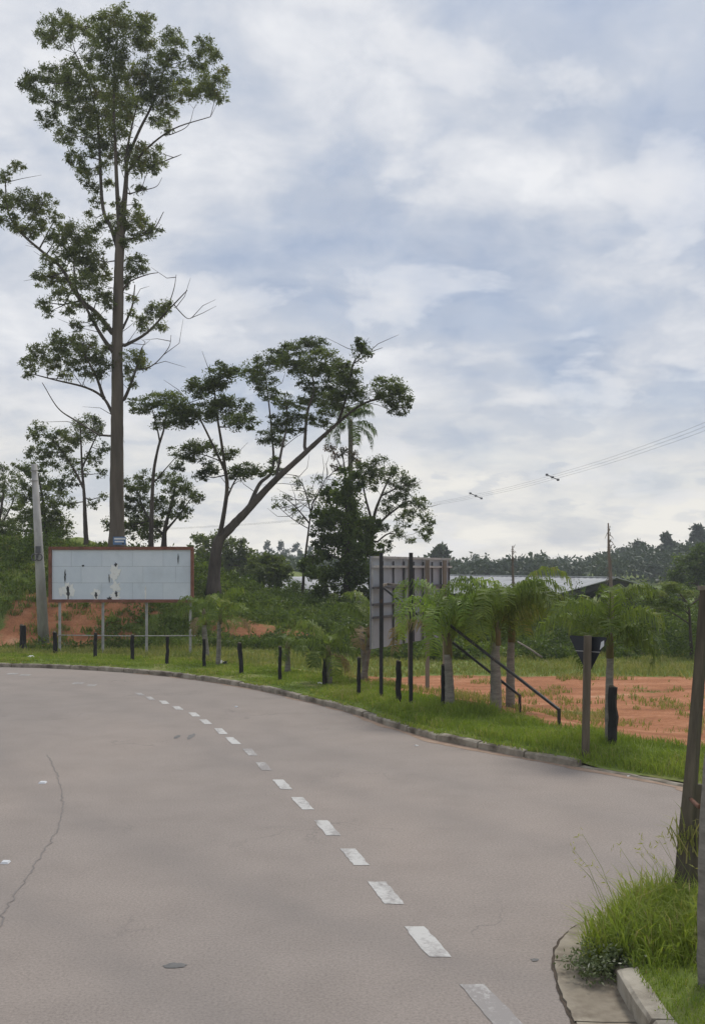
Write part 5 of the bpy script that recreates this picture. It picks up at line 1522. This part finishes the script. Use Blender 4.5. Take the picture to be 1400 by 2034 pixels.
# weeds on the bank and mound
mb = MB()
nc = 1500
y = rng.uniform(34.5, 47, nc); x = (rng.uniform(-120, 930, nc) - CX) * y / F
d = kerb_dist(x, y); em = earth_mask(x, y, d); pn = fbm(x * 0.6, y * 0.6, 71)
keep = (em < 0.40 + 0.55 * (rng.random(nc) - 0.3) * (rng.random(nc) < 0.35)) & (rng.random(nc) < 0.45 + pn)
x, y, d = x[keep], y[keep], d[keep]
z = gz(x, y, d)
for xx, yy, zz_ in zip(x, y, z):
    lf = 1 - sstep(xx, -11.5, -10.2)
    r = rng.uniform(0.18, 0.5) * (1 - 0.35 * float(lf))
    hh = r * rng.uniform(0.7, 1.5)
    n = int(34 + 80 * r)
    q = rng.normal(size=(n, 3)); q /= np.linalg.norm(q, axis=1)[:, None]
    q *= rng.uniform(0.3, 1, (n, 1)) ** 0.5
    q[:, 2] = np.abs(q[:, 2])
    tt = np.clip(rng.uniform(0.15, 0.72) + 0.22 * float(lf) + rng.normal(0, 0.12, n), 0, 1)
    mb.leaves(np.array([xx, yy, zz_]) + q * np.array([r, r, hh]), 0.17, 0.07, rng, tt, -0.25)
for i in range(420):
    xx = rng.uniform(-13.4, -6.2); yy = rng.uniform(34.2, 40.5)
    if fbm([xx * 0.9], [yy * 0.9], 15)[0] < 0.46: continue
    zz_ = float(gz([xx], [yy])[0]); n = int(rng.integers(14, 46)); r = rng.uniform(0.06, 0.24)
    mb.blades(np.array([xx, yy, zz_]) + np.c_[rng.normal(0, r, (n, 2)), np.zeros(n)], rng.uniform(0.10, 0.34, n), 0.028, rng.uniform(0.3, 1.0, n), rng, np.clip(rng.normal(0.6, 0.22, n), 0, 1))
nbl = 26000
y = rng.uniform(34.5, 48, nbl); x = (rng.uniform(-160, 900, nbl) - CX) * y / F
d = kerb_dist(x, y); em = earth_mask(x, y, d)
keep = em < 0.4
x, y, d = x[keep], y[keep], d[keep]
mb.blades(np.stack([x, y, gz(x, y, d)], 1), rng.uniform(0.15, 0.5, len(x)), 0.03, rng.uniform(0.2, 0.9, len(x)), rng, np.clip(rng.normal(0.62, 0.2, len(x)), 0, 1))
tag(mb.build('bank_weeds', M['bush_leaf']), 'weeds and tall grass covering the red earth bank', 'weeds', kind='stuff')


def bush_mass(mb, c, r, hgt, rng, n, L, w, t0):
    ns = int(7 + 6 * r)
    for s in range(ns):
        dv = rng.normal(size=3); dv /= np.linalg.norm(dv); dv[2] = abs(dv[2])
        sc = np.array(c) + dv * np.array([r, r, hgt]) * rng.uniform(0.45, 0.95)
        m = n // ns
        q = rng.normal(size=(m, 3)); q /= np.linalg.norm(q, axis=1)[:, None]
        q *= rng.uniform(0.2, 1, (m, 1)) ** 0.5 * np.array([r, r, hgt * 0.8]) * rng.uniform(0.28, 0.5)
        mb.leaves(sc + q, L, w, rng, np.clip(t0 + rng.normal(0, 0.14) + rng.normal(0, 0.12, m), 0, 1), 0.2)


# brush on top of the bank
mb = MB()
for i in range(46):
    px = rng.uniform(-70, 105) if i < 18 else rng.uniform(392, 640)
    Y = rng.uniform(42, 51)
    X = (px - CX) * Y / F
    bush_mass(mb, (X, Y, float(gz([X], [Y])[0]) - 0.1), rng.uniform(0.5, 1.1), rng.uniform(0.7, 1.5) * (1.25 if i < 18 else 0.6), rng, 480, 0.13, 0.06, rng.uniform(0.1, 0.55))
tag(mb.build('bank_brush', M['bush_leaf']), 'dark brush growing along the top of the bank', 'brush', kind='stuff')

# thicket between the lot and the shed
mb = MB()
for i in range(165):
    px = rng.uniform(600, 1560); Y = rng.uniform(34.2, 44)
    if i >= 120: px = rng.uniform(1040, 1560); Y = rng.uniform(42, 48)
    X = (px - CX) * Y / F
    g = float(gz([X], [Y])[0])
    hg = (rng.uniform(0.8, 1.9) + (0.9 if i >= 120 else 0)) * (0.62 + 0.38 * float(sstep(Y, 35.5, 40))) * (1.12 if px > 1250 else (0.62 if px < 780 else 0.95))
    bush_mass(mb, (X, Y, g - 0.1), rng.uniform(0.55, 1.25), hg, rng, 760, 0.13, 0.062, rng.uniform(0.02, 0.55))
tag(mb.build('thicket', M['bush_leaf']), 'tangled green thicket between the dirt lot and the shed', 'thicket', kind='stuff')

# far woods
mb = MB()
prof = [(380, 1108), (520, 1108), (640, 1112), (700, 1110), (860, 1112), (900, 1118), (950, 1113), (1000, 1117), (1050, 1108), (1085, 1106), (1110, 1112), (1190, 1110), (1230, 1094), (1270, 1086), (1310, 1090), (1340, 1092), (1370, 1078), (1400, 1072), (1500, 1066), (1700, 1060)]
for i in range(300):
    px = rng.uniform(395, 1650) if i > 90 else rng.uniform(860, 1560)
    Y = rng.uniform(150, 330)
    if 1130 < px < 1170 and rng.random() < 0.6: continue
    X = (px - CX) * Y / F
    g = float(gz([X], [Y])[0])
    top = interp(px, prof) + rng.uniform(-3, 9) + rng.choice([0, 0, 0, -5])
    zt_ = P(px, top, Y)[2]
    hgt = max(2.5, (zt_ - g))
    r = rng.uniform(2.4, 4.6)
    n = 250
    ns = 8
    t0 = rng.uniform(0.2, 0.75)
    for s in range(ns):
        dv = rng.normal(size=3); dv /= np.linalg.norm(dv)
        sc = np.array([X, Y, zt_ - min(hgt * 0.45, r)]) + dv * np.array([r, r, min(hgt * 0.4, r * 0.85)]) * rng.uniform(0.3, 0.8)
        q = rng.normal(size=(30, 3)); q /= np.linalg.norm(q, axis=1)[:, None]
        q *= rng.uniform(0.3, 1, (30, 1)) ** 0.5 * r * 0.45
        mb.leaves(sc + q, 0.85, 0.5, rng, np.clip(t0 + rng.normal(0, 0.1) + rng.normal(0, 0.08, 30), 0, 1), 0.1)
    if hgt > 4:
        q = rng.normal(size=(70, 3)) * np.array([r * 0.6, r * 0.6, hgt * 0.25])
        mb.leaves(np.array([X, Y, g + hgt * 0.35]) + q, 0.9, 0.55, rng, np.clip(rng.normal(0.25, 0.12, 70), 0, 1), 0.1)
tag(mb.build('far_woods', M['far_leaf']), 'dark wood covering the distant rise along the horizon', 'woods', kind='stuff')


def far_tree(label, px, top, base, wpx, Y, seed, shape='euc'):
    r = np.random.default_rng(seed)
    limbs = [([(px, base), (px + 1, (base + top) / 2), (px + r.uniform(-2, 2), top + 4)], 1.6, 0.7)]
    cl = []
    n = 9
    for i in range(n):
        f = i / (n - 1)
        cl.append((px + r.uniform(-1, 1) * wpx * (0.35 + 0.5 * math.sin(f * 3)), top + 4 + (base - top) * 0.62 * f, wpx * r.uniform(0.32, 0.5)))
    X = (px - CX) * Y / F
    tree('far_tree', label, Y, limbs, cl, M['far_leaf'], M['dark_bark'], (0.8, 0.42), 1.9, seed, 'trees standing out on the skyline', base_z=float(gz([X], [Y])[0]), twigs=0, nsub=8, asp=1.0, bark_sides=6)


far_tree('skyline tree with a loose flat top, left of two on the wooded rise', 1322, 1060, 1122, 17, 190, 201)
far_tree('big skyline tree on the wooded rise at the right edge', 1385, 1052, 1122, 27, 190, 202)
far_tree('thin skyline tree just right of the tall dry palm spear', 1268, 1074, 1122, 14, 200, 203)
far_tree('distant bluish eucalyptus, leftmost of the row beside the leaning trunk', 533, 1074, 1130, 11, 300, 204)
far_tree('distant bluish eucalyptus, second of the row from the leaning trunk', 562, 1074, 1130, 12, 310, 205)
far_tree('distant bluish eucalyptus, third of the row from the leaning trunk', 590, 1080, 1130, 12, 305, 206)
far_tree('distant bluish eucalyptus nearest the vine covered tree', 616, 1086, 1130, 11, 300, 207)
far_tree('skyline tree just right of the grey billboard back', 872, 1084, 1132, 16, 150, 208)
far_tree('small pointed skyline tree left of the two close palms', 945, 1100, 1128, 8, 290, 209)

# grass in the near corner bed
mb = MB()
nb_ = 60000
x = rng.uniform(1.5, 3.9, nb_); y = rng.uniform(3.8, 8.4, nb_)
dx = x[:, None] - CK[None, ::2, 0]; dy = y[:, None] - CK[None, ::2, 1]
d2 = dx * dx + dy * dy; j = np.argmin(d2, 1)
dd = np.sqrt(d2[np.arange(nb_), j]) * np.sign(dx[np.arange(nb_), j] * CN[::2][j, 0] + dy[np.arange(nb_), j] * CN[::2][j, 1])
cl = fbm(x * 2.2, y * 2.2, 81); cl2 = fbm(x * 6, y * 6, 82)
tall = sstep(y, 6.5, 6.95)
keep = (dd > np.where(y > 6.95 + 0.25 * (cl - 0.5), -0.13 - 0.25 * (cl - 0.5), 0.11)) & (rng.random(nb_) < 0.35 + 0.65 * tall + 0.4 * (cl2 - 0.5)) & (cl2 > 0.15)
x, y, dd, cl, cl2, tall = x[keep], y[keep], dd[keep], cl[keep], cl2[keep], tall[keep]
h = (0.05 + 0.07 * cl2 + tall * (0.09 + 0.36 * cl * rng.random(len(x)))) * rng.uniform(0.6, 1.3, len(x)) * np.where((dd < 0.22) & (y < 6.9), 0.55, 1)
w = rng.uniform(0.005, 0.011, len(x)) * (0.8 + 0.5 * tall)
tt = np.clip(0.30 + 0.5 * cl + 0.08 * tall + rng.normal(0, 0.13, len(x)) + np.where(rng.random(len(x)) < 0.05, 0.4, 0), 0, 1)
mb.blades(np.stack([x, y, np.where(dd > 0.05, 0.135, 0.012)], 1), h, w, rng.uniform(0.2, 1.0, len(x)), rng, tt)
# seed stalks leaning over the gutter
for i in range(20):
    b0 = np.array([rng.uniform(1.95, 2.75), rng.uniform(6.9, 7.9), 0.14])
    a = rng.uniform(1.8, 4.2); ln = rng.uniform(0.4, 0.85)
    e = b0 + np.array([math.cos(a) * ln * 0.5, math.sin(a) * ln * 0.25, ln * 0.85])
    mid = (b0 + e) / 2 + np.array([0, 0, 0.08])
    mb.tube([b0, mid, e], [0.002, 0.0016, 0.001], 3, 0.62, True, cap=False)
    mb.leaves(e + rng.normal(0, 0.02, (7, 3)), 0.05, 0.008, rng, 0.9, -0.1)
tag(mb.build('corner_grass', M['grass']), 'bright green tall grass in the near kerb corner', 'grass', kind='stuff')

# low weed spilling over the gutter
wb = np.array([1.72, 6.92, 0.02])
tWd = thing('gutter_weed', 'low grey green weed with pale flowers spilling over the gutter', 'weed', wb)
mb = MB(); st = MB()
for i in range(60):
    a = rng.uniform(0, 6.28); r = rng.uniform(0.05, 0.27)
    e = wb + np.array([math.cos(a) * r * 1.0, math.sin(a) * r * 0.9, rng.uniform(0.02, 0.15)])
    st.tube([wb + np.array([0.05 * math.cos(a), .05 * math.sin(a), 0.0]), (wb + e) / 2 + np.array([0, 0, 0.04]), e], [0.004, 0.003, 0.002], 3, 0.5, True, cap=False)
    q = rng.normal(0, 0.028, (26, 3))
    mb.leaves(e + q, 0.035, 0.016, rng, np.clip(rng.normal(0.4, 0.2, 26) + np.where(rng.random(26) < 0.05, 0.6, 0), 0, 1), 0.1)
st.build('stems', M['weed_leaf'], tWd); mb.build('leaves', M['weed_leaf'], tWd)

# ------------------------------------------------------------------ air
HAZE = 0.0009
if HAZE > 0:
    mb = MB(); mb.box((0, 150, 22), (700, 560, 54))
    hz = mb.build('haze', None)
    m = bpy.data.materials.new('thin_haze'); m.use_nodes = True
    nt = m.node_tree; nt.nodes.clear()
    o = N(nt, 'ShaderNodeOutputMaterial'); vpn = N(nt, 'ShaderNodeVolumePrincipled')
    vpn.inputs['Color'].default_value = (0.88, 0.92, 0.97, 1); vpn.inputs['Density'].default_value = HAZE
    nt.links.new(vpn.outputs[0], o.inputs['Volume'])
    hz.data.materials.append(m)
    tag(hz, 'thin pale haze over the distance', 'haze', kind='stuff')

for r in ROOTS:
    if '_org' in r: del r['_org']
